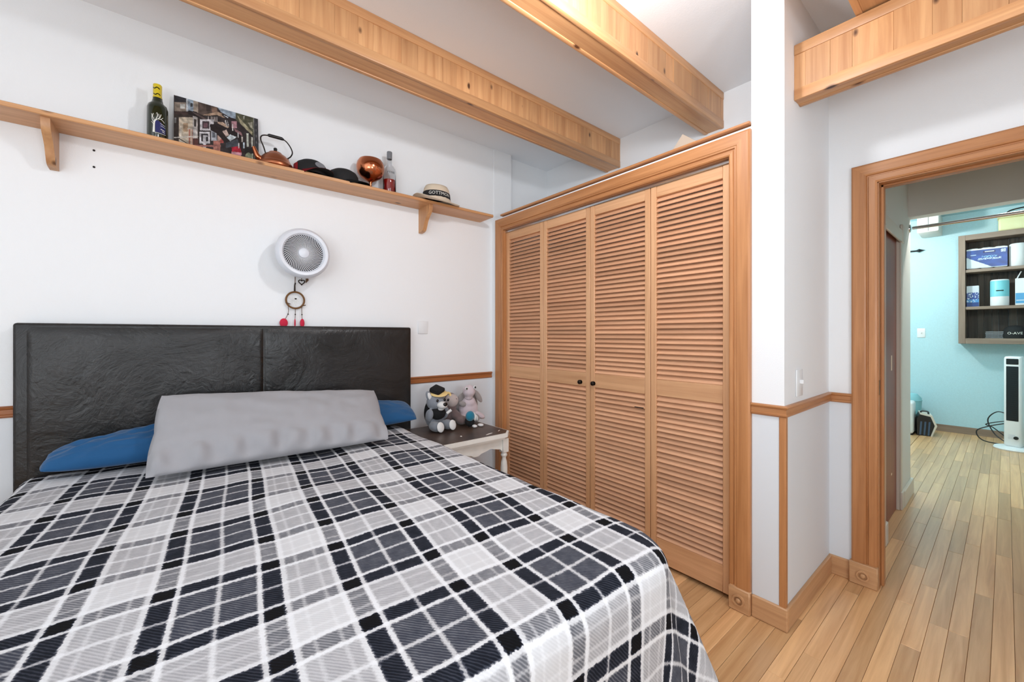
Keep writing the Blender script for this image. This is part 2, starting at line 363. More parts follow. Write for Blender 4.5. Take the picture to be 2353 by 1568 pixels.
# ---- floor: individual strips where the photo shows them
fl = wparts(struct('floor', B(-2.5, 7.6, -1.5, 2.7, -.06, -.014), 'shadow_gap', 'honey-coloured narrow strip hardwood floor', 'floor'))
PW = .0572
plank_sizes = {}
def add_plank(x0, x1, y0):
    q = max(1, round((x1 - x0) / .05))
    if q not in plank_sizes:
        h = q * .05 - .001
        plank_sizes[q] = mesh_of(B(0, h, 0, PW - .001, -.014, 0, bevel=.0008), 'plank', 'floor_plank', None)
    part_at('plank', plank_sizes[q], fl, (x0, y0, random.uniform(-.0003, .0003)))
rows = int(1.75 / PW); ystart = -.42; nplank = 0
for r in range(rows):
    y0 = ystart + r * PW
    xend = 7.45 if y0 < .62 else (2.0 if y0 > .66 else 7.45)
    if y0 + PW > .58 and y0 < .62: xend = 7.45
    x = .9 + .05 * random.randint(0, 12)
    if x > .9: add_plank(.9, x, y0); nplank += 1
    while x < xend - .03:
        ln = .05 * random.choice((9, 12, 14, 16, 18, 22, 26, 30)); x1 = min(x + ln, xend)
        add_plank(x, x1, y0); nplank += 1; x = x1
yend = ystart + rows * PW
bm = bmesh.new(); box(bm, -2.5, .899, -1.5, 2.7, -.014, -.0004); box(bm, .899, 7.6, -1.5, ystart - .001, -.014, -.0004); box(bm, .899, 2.58, yend, 2.7, -.014, -.0004)
box(bm, 2.0, 2.58, .70, yend, -.014, -.0004); box(bm, 4.3, 7.6, .67, 2.0, -.014, -.0004); box(bm, 3.3, 3.95, .66, 1.2, -.014, -.0004)
obj('floor_remainder', bm, 'floor_plank', fl, None, None)['kind'] = 'stuff'

# ---- hall and far room
bm = bmesh.new(); box(bm, 2.705, 3.2, .47, .58, 0, CEIL); box(bm, 3.87, 4.36, .47, .58, 0, CEIL); box(bm, 3.2, 3.87, .47, .58, 1.9, CEIL)
wh = wparts(struct('wall_hall', bm, 'hall_paint', 'off-white hallway wall with a red-brown door in it', 'wall'))
struct('wall_header', B(4.25, 4.36, -.62, .47, 2.106, CEIL), 'hall_paint', 'off-white header above the opening to the turquoise room', 'wall')
struct('wall_hall_right', B(2.705, 4.36, -.72, -.62, 0, CEIL), 'hall_paint', 'off-white hallway wall out of sight on the right', 'wall')
bm = bmesh.new(); box(bm, 2.705, 4.36, -.72, .58, CEIL, CEIL + .1); struct('ceiling_hall', bm, 'hall_paint', 'hallway ceiling beyond the doorway', 'ceiling')
struct('wall_far', B(7.45, 7.55, -1.4, 2.1, 0, CEIL), 'turquoise_paint', 'turquoise far wall behind the built-in shelf', 'wall')
bm = bmesh.new(); box(bm, 4.36, 7.55, 2.0, 2.1, 0, CEIL); box(bm, 4.30, 4.36, .58, 2.1, 0, CEIL)
struct('wall_far_left', bm, 'turquoise_paint', 'turquoise side wall of the far room', 'wall')
bm = bmesh.new(); box(bm, 4.36, 7.55, -1.4, -1.3, 0, CEIL); box(bm, 4.30, 4.36, -1.4, -.62, 0, CEIL)
struct('wall_far_right', bm, 'turquoise_paint', 'turquoise right wall of the far room', 'wall')
struct('ceiling_far', B(4.36, 7.55, -1.4, 2.1, CEIL, CEIL + .1), 'turquoise_paint', 'turquoise ceiling of the far room', 'ceiling')
struct('baseboard_far', B(7.435, 7.45, -1.3, 2.0, 0, .085), 'grey_oak_y', 'grey-brown baseboard under the turquoise wall', 'baseboard')
# hall door
d5 = wparts(struct('door_5', B(3.205, 3.865, .487, .527, .004, 1.89), 'red_door', 'reddish brown flush door in the hallway wall', 'door'))
for z, h in ((.98, .10), (.28, .012)): obj('paint_chip', B(3.66, 3.69, .4855, .487, z, z + h), 'cardboard', d5, None, None)
t = thing('trim_hall_door', 'cream casing around the red-brown hallway door', 'trim', (3.53, .46, 0), kind='structure', world=True)
obj('side_casing', B(3.135, 3.2, .447, .47, .12, 1.9, bevel=.004), 'cream_trim', t); obj('side_casing', B(3.87, 3.93, .462, .47, .12, 1.9, bevel=.002), 'cream_trim', t)
obj('head_casing', B(3.2, 3.87, .456, .47, 1.86, 1.945, bevel=.004), 'cream_trim', t)
obj('corner_block', B(3.13, 3.205, .444, .47, 1.86, 1.985, bevel=.006), 'cream_trim', t); obj('corner_block', B(3.86, 3.94, .452, .47, 1.86, 1.985, bevel=.006), 'cream_trim', t)
obj('plinth_block', B(3.13, 3.205, .437, .47, 0, .125, bevel=.004), 'cream_trim', t); obj('plinth_block', B(3.865, 3.94, .455, .47, 0, .125, bevel=.004), 'cream_trim', t)
for x in (3.2, 3.865): obj('jamb', B(x, x + .005, .47, .58, 0, 1.9), 'cream_trim', t)
obj('jamb', B(3.2, 3.87, .47, .58, 1.893, 1.9), 'cream_trim', t)
struct('baseboard_hall', box(B(2.72, 3.13, .452, .47, 0, .115, bevel=.003), 3.94, 4.375, .452, .47, 0, .115, bevel=.003), 'cream_trim', 'cream baseboard along the hallway wall', 'baseboard')

# ---- closet casing with mitred corners
CAS = [(0, 0), (0, .012), (.006, .016), (.018, .016), (.021, .012), (.024, .012), (.027, .019), (.034, .019), (.037, .021), (.082, .021), (.09, .017), (.09, 0)]
tc_ = wparts(thing('trim_1', 'wooden casing around the louvred closet doors', 'trim', (1.915, 1.6, 0), kind='structure')); tc_['world_parts'] = True
yl, yr, zt = 2.452, .793, 2.025
def cas_piece(kind, prof, loc):
    bm = bmesh.new(); R = []
    for e in (0, 1):
        ring = []
        for o, h in prof: ring.append(bm.verts.new(loc(kind, e, o, h)))
        R.append(ring)
    for k in range(len(prof) - 1): bm.faces.new((R[0][k], R[0][k + 1], R[1][k + 1], R[1][k]))
    bm.faces.new(R[0]); bm.faces.new(R[1][::-1]); bmesh.ops.recalc_face_normals(bm, faces=bm.faces[:]); return bm
def closet_loc(kind, e, o, h):
    if kind == 'R': return (XC - h, yr - o, .1 if e == 0 else zt + o)
    if kind == 'L': return (XC - h, yl + o, .1 if e == 0 else zt + o)
    return (XC - h, (yr - o) if e == 0 else (yl + o), zt + o)
obj('side_casing', cas_piece('R', CAS, closet_loc), 'trim_z', tc_, smooth=25); obj('side_casing', cas_piece('L', CAS, closet_loc), 'trim_z', tc_, smooth=25)
obj('head_casing', cas_piece('T', CAS, closet_loc), 'trim_y', tc_, smooth=25)
obj('jamb', B(XC - .002, 2.02, yr - .004, yr + .004, 0, 2.03), 'trim_z', tc_); obj('jamb', B(XC - .002, 2.02, yl - .004, yl + .006, 0, 2.03), 'trim_z', tc_)
obj('jamb', B(XC - .002, 2.02, yr, yl, 2.022, 2.03), 'trim_y', tc_)
def rosette(parent, cx_, cy_, cz, w, h, depth):
    obj('plinth_block', B(cx_ - depth, cx_, cy_ - w / 2, cy_ + w / 2, 0, h, bevel=.004), 'base_y', parent)
    pr = [(0, .014), (.007, .012), (.011, .006), (.0125, -.003), (.0155, -.003), (.018, .009), (.024, .009), (.0265, -.004), (.030, -.004), (.030, -.01), (0, -.01)]
    obj('rosette', xform(lathe(pr, 28), Matrix.Translation((cx_ - depth, cy_, cz)) @ Matrix.Rotation(-PI / 2, 4, 'Y')), 'base_y', parent)
rosette(tc_, XC, .745, .052, .088, .102, .03); rosette(tc_, XC, 2.5, .052, .1, .102, .03)
obj('door_track', B(1.938, 1.985, yr + .004, yl - .004, 2.004, 2.022, bevel=.002), 'chrome', tc_, 'metal folding door track')
# ledge on top of the closet
struct('trim_2', B(1.908, 1.98, .705, 2.482, 2.136, 2.151, bevel=.006, seg=3), 'trim_y', 'thin wooden ledge strip along the closet top', 'trim')
# ---- door casing on the right
td = wparts(thing('trim_3', 'wooden casing around the doorway to the hall', 'trim', (2.575, .4, 0), kind='structure')); td['world_parts'] = True
CAS2 = [(0, 0), (0, .012), (.008, .016), (.03, .016), (.033, .011), (.037, .011), (.04, .018), (.046, .021), (.088, .021), (.095, .016), (.095, 0)]
yd, yd2, zd = .391, -.42, 1.95
def door_loc(kind, e, o, h):
    if kind == 'L': return (XD - h, yd + o, .1 if e == 0 else zd + o)
    if kind == 'R': return (XD - h, yd2 - o, .1 if e == 0 else zd + o)
    return (XD - h, (yd + o) if e == 0 else (yd2 - o), zd + o)
for k in 'LR': obj('side_casing', cas_piece(k, CAS2, door_loc), 'trim_z', td, smooth=25)
obj('head_casing', cas_piece('T', CAS2, door_loc), 'trim_y', td, smooth=25)
obj('jamb', B(XD - .004, 2.712, yd - .004, .402, 0, zd + .006), 'trim_z', td); obj('jamb', B(XD - .004, 2.712, -.432, yd2 + .004, 0, zd + .006), 'trim_z', td)
obj('jamb', B(XD - .004, 2.712, yd2, yd, zd - .004, zd + .006), 'trim_y', td)
obj('door_stop', B(2.63, 2.67, yd - .016, yd - .004, 0, zd - .004, bevel=.002), 'trim_z', td); obj('door_stop', B(2.63, 2.67, yd2, yd, zd - .016, zd - .004, bevel=.002), 'trim_y', td)
obj('strike_plate', B(2.586, 2.612, yd - .0055, yd - .004, .93, 1.0), 'brass', td, 'small brass strike plate')
rosette(td, XD, .44, .052, .108, .106, .032); rosette(td, XD, -.47, .052, .108, .106, .032)
# ---- chair rails
RAIL = [(0, 0), (0, .008), (.006, .014), (.012, .014), (.015, .010), (.033, .010), (.037, .016), (.043, .018), (.048, .012), (.048, 0)]
def rail(name, label, place, L0, L1, m0, m1, mat):
    """length-wise moulding; place(s, h, z)"""
    bm = bmesh.new(); R = []
    for e in (0, 1): R.append([bm.verts.new(place((L0 + m0 * h) if e == 0 else (L1 + m1 * h), h, .877 + o)) for o, h in RAIL])
    for k in range(len(RAIL) - 1): bm.faces.new((R[0][k], R[0][k + 1], R[1][k + 1], R[1][k]))
    bm.faces.new(R[0]); bm.faces.new(R[1][::-1]); bmesh.ops.recalc_face_normals(bm, faces=bm.faces[:])
    return struct(name, bm, mat, label, 'chair rail', 25)
rail('trim_4', 'reddish wooden chair rail along the wall behind the bed', lambda s, h, z: (s, YB - h, z), -2.4, 1.918, 0, 0, 'rail_x')
rail('trim_5', 'short wooden chair rail on the front of the column', lambda s, h, z: (XC - h, s, z), .58, .702, -1, 0, 'trim_y')
rail('trim_6', 'wooden chair rail on the shaded side of the column', lambda s, h, z: (s, .58 - h, z), XC, XD, -1, -1, 'trim_x')
rail('trim_7', 'short wooden chair rail between column and doorway', lambda s, h, z: (XD - h, s, z), .486, .58, 0, -1, 'trim_y')
struct('trim_8', B(XC - .007, XC + .02, .573, .598, .09, .88, bevel=.003), 'trim_z', 'upright wooden corner strip on the column', 'trim')
# ---- baseboards
struct('baseboard_column_front', B(XC - .015, XC, .565, .70, 0, .095, bevel=.004), 'base_y', 'light wooden baseboard on the front of the column', 'baseboard')
struct('baseboard_column_side', B(XC - .0, XD - .012, .565, .58, 0, .095, bevel=.004), 'base_x', 'light wooden baseboard along the side of the column', 'baseboard')
struct('baseboard_door_wall', B(XD - .014, XD, .494, .58, 0, .095, bevel=.004), 'base_y', 'short light wooden baseboard beside the doorway block', 'baseboard')
struct('baseboard_back', B(-2.4, XC, YB - .015, YB, 0, .095, bevel=.004), 'base_x', 'wooden baseboard behind bed and nightstand', 'baseboard')

# ---- louvred closet doors
slat_bm = B(-.003, .003, -.1735, .1735, -.0172, .0172, bevel=.0014); SLAT = mesh_of(slat_bm, 'slat', 'slat_wood', 30)
DX0, DX1 = 1.945, 1.971; Z0, Z1 = .022, 2.005
edges = [2.449, 2.037, 1.6205, 1.2075, .800]
dl = ['first louvred closet door, leftmost, beside the nightstand', 'second louvred closet door from the left, with a small knob at its right edge',
      'third louvred closet door from the left, with a small knob at its left edge', 'rightmost louvred closet door, nearest the column']
for i in range(4):
    ya, yb = edges[i] - .0015, edges[i + 1] + .0015
    d = thing('door_%d' % (i + 1), dl[i], 'closet door', ((DX0 + DX1) / 2, (ya + yb) / 2, 0), kind='structure', world=True)
    sw = .033
    for a, b_ in ((yb, yb + sw), (ya - sw, ya)): obj('stile', B(DX0, DX1, a, b_, Z0, Z1, bevel=.0025), 'door_wood_z', d)
    for a, b_, nm in ((1.947, Z1, 'top_rail'), (.897, .984, 'middle_rail'), (Z0, .150, 'bottom_rail')): obj(nm, B(DX0 + .002, DX1 - .002, yb + sw, ya - sw, a, b_, bevel=.002), 'door_wood_y', d)
    sy = (ya - yb - 2 * sw) / .347
    for lo, hi, n in ((.984, 1.947, 36), (.150, .897, 28)):
        st = (hi - lo) / n
        for k in range(n):
            part_at('slat', SLAT, d, ((DX0 + DX1) / 2, (ya + yb) / 2, lo + st * (k + .5)), (0, math.radians(39.5 + random.uniform(-1.5, 1.5)), 0), (1, sy, 1))
    if i in (1, 2):
        ky = yb + .075 if i == 1 else ya - .026
        kn = obj('knob', xform(lathe([(0, .022), (.008, .0215), (.0125, .018), (.0135, .014), (.0115, .010), (.006, .008), (.006, .003), (.013, .002), (.013, 0), (0, 0)], 20), Matrix.Translation((DX0 + .002, ky, .922)) @ Matrix.Rotation(-PI / 2, 4, 'Y')), 'dark_metal', d, 'small dark round knob')
    if i == 2: obj('catch', B(DX0 - .003, DX0 + .004, yb + .04, yb + .095, .818, .822), 'shadow_gap', d, 'small dark catch in the slats')

# ---- beams
def beam(name, label, y0, y1, xa, xb, z0, z1, boards, along='x'):
    t = thing(name, label, 'beam', ((xa + xb) / 2, (y0 + y1) / 2, z0), kind='structure', world=True)
    sw = (lambda a, b_, c, d, e, f: (a, b_, c, d, e, f)) if along == 'x' else (lambda a, b_, c, d, e, f: (c, d, a, b_, e, f))
    m1 = 'pine_x' if along == 'x' else 'pine_y'
    obj('core', B(*sw(xa, xb, y0 + .013, y1 - .013, z0 + .012, z1 - .001)), m1, t)
    obj('bottom_board', B(*sw(xa, xb, y0 + .022, y1 - .022, z0 + .004, z0 + .02), bevel=.001), m1, t)
    for (a, b_) in ((y0, y0 + .022), (y1 - .022, y1)):
        obj('bottom_strip', B(*sw(xa, xb, a, b_, z0, z0 + .048), bevel=.004, seg=2), m1, t)
        obj('top_strip', B(*sw(xa, xb, a, b_, z1 - .045, z1), bevel=.004, seg=2), m1, t)
    for side in boards:
        x = xa
        while x < xb - .01:
            w = random.choice((.07, .085, .1, .12, .14)); x2 = min(x + w, xb)
            yy = (y0 + .004, y0 + .015) if side == 0 else (y1 - .015, y1 - .004)
            dz = random.uniform(-.0012, .0012)
            obj('board', B(*sw(x + .0002, x2 - .0002, yy[0] + dz, yy[1], z0 + .044, z1 - .04), bevel=.0005), 'pine_z', t); x = x2
    return t
beam('trim_9', 'pine-clad ceiling beam nearest the shelf wall', 1.858, 1.992, -.9, XD, 2.49, CEIL, (0,))
beam('trim_10', 'brightly lit pine-clad ceiling beam beside the column', 1.10, 1.22, .3, XD, 2.49, CEIL, (0,))
beam('trim_11', 'pine-clad beam resting on the cross beam above the doorway', .252, .375, 1.2, XD, 2.468, CEIL, (0,))
beam('trim_12', 'pine-clad cross beam running from the column above the doorway', 2.042, 2.128, -.9, .58, 2.228, 2.466, (0,), 'y')

# ================================================================== BED
bed = thing('bed', 'queen bed frame with tall black leather headboard', 'bed', (.33, 1.55, 0), world=True)
hb = obj('headboard', B(-.525, 1.192, 2.522, 2.592, 0, 1.268, bevel=.012, seg=3), 'black_leather', bed)
def pad(x0, x1, y, z0, z1, puff=.008):
    bm = bmesh.new(); nx, nz = 90, 50; g = []
    for j in range(nz + 1):
        row = []
        for i in range(nx + 1):
            u, v = i / nx * 2 - 1, j / nz * 2 - 1
            p = puff * (max(0, 1 - abs(u) ** 60) * max(0, 1 - abs(v) ** 40)) ** .5
            x, z = x0 + (x1 - x0) * i / nx, z0 + (z1 - z0) * j / nz
            p += .003 * noise.noise(Vector((x * 4, 3, z * 4))) * (p / puff)
            row.append(bm.verts.new((x, y - p, z)))
        g.append(row)
    for j in range(nz):
        for i in range(nx): bm.faces.new((g[j][i], g[j][i + 1], g[j + 1][i + 1], g[j + 1][i]))
    bmesh.ops.recalc_face_normals(bm, faces=bm.faces[:])
    return bm
obj('leather_panel', pad(-.487, .341, 2.5225, .3, 1.252), 'black_leather', bed, smooth=60); obj('leather_panel', pad(.345, 1.186, 2.5225, .3, 1.252), 'black_leather', bed, smooth=60)
for x in (-.45, 1.01): obj('side_rail', B(x, x + .03, .63, 2.52, .2, .34, bevel=.004), 'black_leather', bed)
obj('foot_rail', B(-.42, 1.01, .62, .65, .2, .34, bevel=.004), 'black_leather', bed)
obj('slat_deck', B(-.42, 1.01, .65, 2.52, .32, .343), 'black_plastic', bed)
for x in (-.44, .98):
    for y in (.66, 2.4): obj('leg', B(x, x + .05, y, y + .05, 0, .2, bevel=.004), 'black_plastic', bed)
tag(obj('mattress', B(-.458, 1.045, .60, 2.515, .345, .634, bevel=.07, seg=5), 'navy_sheet', smooth=50), 'mattress with dark navy fitted sheet on the bed', 'mattress')

# ---- plaid blanket
def blanket():
    r = .062; rc = .10; X0, X1, Y0 = -.50 + r, 1.082 - r, .545 + r; ztop = .652
    ps = []; qs = []
    n = 150; pmin, pmax = -.50 - .42, 1.108 + .47; qmin, qmax = .545 - .52, 2.425
    ps = [pmin + (pmax - pmin) * i / n for i in range(n + 1)]; nq = 150; qs = [qmin + (qmax - qmin) * j / nq for j in range(nq + 1)]
    def edge(s, fl):
        if s <= 0: return 0, 0
        if s < r * PI / 2: return r * math.sin(s / r), r * (1 - math.cos(s / r))
        e = s - r * PI / 2; a = math.atan(fl); return r + e * math.sin(a), r + e * math.cos(a)
    vs = []; uvs = []
    for q in qs:
        for p in ps:
            dp = p - X1 if p > X1 else (X0 - p if p < X0 else 0); sgn = 1 if p > X1 else -1
            dq = max(0, Y0 - q)
            cpx = (p - (X1 - rc)) if p > X1 - rc else ((X0 + rc) - p if p < X0 + rc else 0); cqy = (Y0 + rc) - q
            if cpx > 0 and cqy > 0:
                sgn = 1 if p > .3 else -1
                rr = math.hypot(cpx, cqy); ph = math.atan2(cqy, cpx); fl = .10 + .26 * math.sin(2 * ph) ** 2 + .06 * math.cos(ph * 2) + .07 * math.sin(ph * 10) * math.sin(2 * ph)
                o, d = edge(rr - rc, fl); o += min(rr, rc); x = (X1 - rc if sgn > 0 else X0 + rc) + sgn * o * math.cos(ph); y = Y0 + rc - o * math.sin(ph); z = ztop - d
                dp = dq = max(0, rr - rc)
            elif dp > 0:
                rip = .10 + .06 * math.cos(0) + .07 * math.sin(q * 2 * PI / .42) * min(1, max(0, (q - Y0 - rc) / .2)); rip = .015 if q > 1.9 else rip * min(1, (1.9 - q) / .25 + .1)
                o, d = edge(dp, rip); x = (X1 if sgn > 0 else X0) + sgn * o; y = q; z = ztop - d
            elif dq > 0:
                t_ = min(1, max(0, min(X1 - p - rc, p - X0 - rc) / .2)); rip = .04 + .05 * math.sin(p * 2 * PI / .38) * t_
                o, d = edge(dq, rip); x = p; y = Y0 - o; z = ztop - d
            else: x, y, z = p, q, ztop
            nz_ = noise.noise(Vector((x * 3.1, y * 3.3, 1.7))) * .010 + noise.noise(Vector((x * 9, y * 5, 4.2))) * .0045
            # the cover runs over the hump of the pillows' edge and dips at the far corners
            flat = 1 if (dp == 0 and dq == 0) else max(0, 1 - max(dp, dq) / .1)
            z += nz_ * flat
            if dp > 0 or dq > 0:
                x += .006 * noise.noise(Vector((p * 7, q * 7, 9))); y += .006 * noise.noise(Vector((p * 7, q * 7, 3)))
            if flat and q > 2.1: z += .012 * (q - 2.1) / .35 * math.cos((p - .3) * 2)
            vs.append((x, y, z))
            sk = .085 * (q - .95)
            uvs.append((p - .677 - sk + .02 + 10 * .353 + .003 * math.sin(q * 9), q - .934 + .025 * (p - .7) + 10 * .353))
    fs = [(j * (n + 1) + i, j * (n + 1) + i + 1, (j + 1) * (n + 1) + i + 1, (j + 1) * (n + 1) + i) for j in range(nq) for i in range(n)]
    me = bpy.data.meshes.new('blanket'); me.from_pydata(vs, [], fs); uv = me.uv_layers.new(name='UVMap')
    for lp in me.loops: uv.data[lp.index].uv = uvs[lp.vertex_index]
    for p in me.polygons: p.use_smooth = True
    me.materials.append(M['plaid_fleece']); o = bpy.data.objects.new('blanket', me); C.objects.link(o)
    md = o.modifiers.new('thickness', 'SOLIDIFY'); md.thickness = .006; md.offset = -1
    return tag(o, 'black, grey and white plaid fleece blanket draped over the bed', 'blanket')
blanket()

# ---- pillows
def pillow(name, BL, BR, TR, TL, T, mat, label, seed=0, wr=.006, group=None, ruf=0, rnd=.12):
    BL, BR, TR, TL = map(Vector, (BL, BR, TR, TL)); nn = ((BR - BL).cross(TL - BL)).normalized()
    bm = bmesh.new(); N = 64; top = {}; bot = {}
    for j in range(N + 1):
        for i in range(N + 1):
            s, t = i / N, j / N; u, v = 2 * s - 1, 2 * t - 1
            # pinched corners: the sides draw in between them
            su = u * (1 - .055 * (1 - v * v) * 0 - .05 * (1 - abs(v)) * (1 if abs(u) > 0 else 0) * abs(u)); sv = v * (1 - .07 * (1 - abs(u) ** 2) * abs(v))
            su, sv = su * math.sqrt(1 - rnd * v * v), sv * math.sqrt(1 - rnd * u * u)
            a, b_ = (su + 1) / 2, (sv + 1) / 2
            P = (BL * (1 - a) + BR * a) * (1 - b_) + (TL * (1 - a) + TR * a) * b_
            h = T * ((1 - abs(u) ** 2.6) * (1 - abs(v) ** 2.2)) ** .48
            w = wr * (noise.noise(Vector((u * 3 + seed, v * 3, seed))) + .6 * noise.noise(Vector((u * 9 + seed, v * 4, seed * 2)))) * (h / T) ** .3 if h > 0 else 0
            if ruf: w += ruf * math.sin(u * 26 + 2.5 * noise.noise(Vector((u * 4, seed, 0)))) * max(0, -v - .45) * (1 - abs(v)) * 2.2
            top[i, j] = bm.verts.new(P + nn * (h + w)); 
            bot[i, j] = top[i, j] if i in (0, N) or j in (0, N) else bm.verts.new(P - nn * h * .8)
    for j in range(N):
        for i in range(N):
            bm.faces.new((top[i, j], top[i + 1, j], top[i + 1, j + 1], top[i, j + 1])); 
            q = [bot[i, j + 1], bot[i + 1, j + 1], bot[i + 1, j], bot[i, j]]
            try: bm.faces.new(q)
            except ValueError: pass
    bmesh.ops.recalc_face_normals(bm, faces=bm.faces[:])
    return tag(obj(name, bm, mat, smooth=80), label, 'pillow', group)
pillow('pillow', (-.44, 2.30, .70), (.27, 2.245, .70), (.27, 2.49, .835), (-.42, 2.45, .745), .06, 'pillow_blue', 'blue pillow at the left end of the headboard', 1, .013, group='blue pillows', rnd=.16)
pillow('pillow', (.42, 2.25, .70), (1.14, 2.27, .70), (1.15, 2.49, .785), (.42, 2.49, .84), .058, 'pillow_blue', 'blue pillow at the right end of the headboard, mostly hidden', 5, group='blue pillows', rnd=.16)
pillow('pillow', (-.13, 2.03, .675), (.85, 2.01, .675), (.89, 2.33, .90), (-.09, 2.34, .962), .075, 'pillow_grey', 'long grey pillow leaning in front of the blue pillows', 9, .010, ruf=.09, rnd=.10)

# ================================================================== NIGHTSTAND
NX0, NX1, NY0, NY1, NZ = 1.125, 1.655, 2.005, 2.51, .595
ns = thing('nightstand', 'worn white nightstand with dark brown top beside the bed', 'nightstand', (1.41, 2.28, 0), world=True)
def oct_(x0, x1, y0, y1, c): return [(x0 + .01, y0), (x1 - c, y0), (x1, y0 + c), (x1, y1 - c), (x1 - c, y1), (x0 + .01, y1), (x0, y1 - .01), (x0, y0 + .01)]
obj('table_top', prism(oct_(NX0, NX1, NY0, NY1, .05), NZ - .026, NZ - .0015, 'xy'), 'white_paint', ns)
obj('top_panel', prism(oct_(NX0 + .008, NX1 - .008, NY0 + .012, NY1 - .008, .05), NZ - .002, NZ, 'xy'), 'worn_brown_top', ns, 'dark brown worn top surface')
obj('top_edge', prism(oct_(NX0 + .012, NX1 - .012, NY0 + .012, NY1 - .012, .05), NZ - .04, NZ - .026, 'xy'), 'white_paint', ns)
for (px, py, w, h, a) in ((1.50, 2.06, .07, .013, .3), (1.60, 2.09, .035, .008, .6), (1.33, 2.12, .02, .012, 1.2)):
    obj('chipped_patch', xform(lathe([(0, 0), (w / 2, 0), (w / 2 * .9, .0008), (0, .0008)], 12, sy=h / w), Matrix.Translation((px, py, NZ)) @ Matrix.Rotation(a, 4, 'Z')), 'white_paint', ns)
def apron(L):  # scalloped lower edge
    pts = [(0, 0), (L, 0)]
    m = 24
    for k in range(m + 1):
        u = 1 - k / m; s = .085 if (u < .06 or u > .94) else .05 + .02 * abs(math.cos(u * PI * 2)) + (.01 if .44 < u < .56 else 0)
        pts.append((L * u, -s))
    return pts
def ap(x0, x1, y0, y1):
    if x1 - x0 > y1 - y0: return prism([(x0 + p[0], NZ - .04 + p[1]) for p in apron(x1 - x0)], y0, y1, 'xz')
    return prism([(y0 + p[0], NZ - .04 + p[1]) for p in apron(y1 - y0)], x0, x1, 'yz')
lx0, lx1, ly0, ly1 = NX0 + .045, NX1 - .045, NY0 + .045, NY1 - .045
obj('apron', ap(lx0, lx1, ly0 - .008, ly0 + .008), 'white_paint', ns); obj('apron', ap(lx0, lx1, ly1 - .008, ly1 + .008), 'white_paint', ns)
obj('apron', ap(lx0 - .008, lx0 + .008, ly0, ly1), 'white_paint', ns); obj('apron', ap(lx1 - .008, lx1 + .008, ly0, ly1), 'white_paint', ns)
for x in (lx0, lx1):
    for y in (ly0, ly1):
        bm = B(-.022, .022, -.022, .022, NZ - .13, NZ - .04, bevel=.002)
        lathe([(0, NZ - .13), (.015, NZ - .132), (.021, NZ - .145), (.021, NZ - .152), (.015, NZ - .16), (.013, NZ - .168), (.019, NZ - .19), (.023, NZ - .23), (.022, NZ - .28), (.016, NZ - .36), (.014, .12), (.02, .10), (.02, .09), (.013, .08), (.012, 0), (0, 0)], 20, bm)
        obj('leg', xform(bm, Matrix.Translation((x, y, 0))), 'white_paint', ns)

# ================================================================== PLUSH TOYS
def fuse(name, blobs, mat, parent, vox=.0055, label=None):
    bm = bmesh.new()
    for b_ in blobs: ell(b_[0], b_[1], bm, 16, 10, b_[2] if len(b_) > 2 else None)
    o = obj(name, bm, mat, parent, label, smooth=180)
    md = o.modifiers.new('fuse', 'REMESH'); md.mode = 'VOXEL'; md.voxel_size = vox; md.use_smooth_shade = True
    sm = o.modifiers.new('soften', 'SMOOTH'); sm.iterations = 6; sm.factor = .5
    return o
from mathutils import Euler
def E_(x=0, y=0, z=0): return Euler((math.radians(x), math.radians(y), math.radians(z)))
w = thing('plush_wolf', 'grey and white plush wolf wearing a black cap and bandana', 'plush toy', (1.298, 2.375, NZ + .002), math.radians(8), 'plush toys on the nightstand')
fuse('body', [((0, .025, .072), (.056, .05, .07)), ((0, 0, .172), (.064, .056, .054)), ((-.046, -.055, .032), (.032, .055, .031)), ((.046, -.055, .032), (.032, .055, .031)), ((-.06, -.012, .098), (.02, .03, .042), E_(25)), ((.06, -.012, .098), (.02, .03, .042), E_(25))], 'plush_grey', w)
for s in (-1, 1):
    e = obj('ear', ell((s * .052, .004, .212), (.019, .012, .036), rot=E_(0, s * 24)), 'plush_grey', w); obj('inner_ear', ell((s * .053, -.006, .211), (.013, .007, .027), rot=E_(0, s * 24)), 'plush_white', e)
    obj('sole', ell((s * .046, -.106, .036), (.026, .009, .031), rot=E_(-12)), 'plush_white', w)
    obj('eye', ell((s * .027, -.05, .187), (.0085, .006, .0095)), 'bead_eye', w)
mz = obj('muzzle', ell((0, -.062, .158), (.034, .032, .023)), 'plush_white', w); obj('nose', ell((.002, -.09, .166), (.016, .010, .012)), 'bead_eye', mz)
obj('chin', ell((0, -.05, .135), (.02, .018, .012)), 'plush_white', w)
obj('bandana', ell((0, -.012, .105), (.054, .05, .042), rot=E_(12)), 'plush_black', w, 'black bandana around the neck')
obj('back_patch', ell((0, .045, .1), (.052, .042, .085)), 'plush_black', w)
cp_ = obj('cap', xform(B(-.038, .038, -.036, .036, -.012, .018, bevel=.008, seg=2), Matrix.Translation((.004, -.004, .244)) @ E_(20, -14, 20).to_matrix().to_4x4()), 'plush_black', w, 'small black cap')
obj('cap_brim', xform(lathe([(0, -.004), (.05, -.004), (.056, 0), (.05, .004), (0, .004)], 24), Matrix.Translation((.01, -.014, .226)) @ E_(14, -8).to_matrix().to_4x4()), 'felt_yellow', cp_)
obj('tassel', tube(spline([(.05, -.05, .228), (.066, -.05, .222), (.072, -.05, .208)]), .008, 8), 'felt_yellow', cp_)
obj('scroll', tube([(.03, -.07, .105), (.052, -.085, .125)], .009, 10), 'plush_white', w, 'small white paper scroll')
mt = thing('plush_otter', 'brown-mauve plush animal with pale round face behind the wolf', 'plush toy', (1.452, 2.455, NZ + .002), math.radians(-16), 'plush toys on the nightstand')
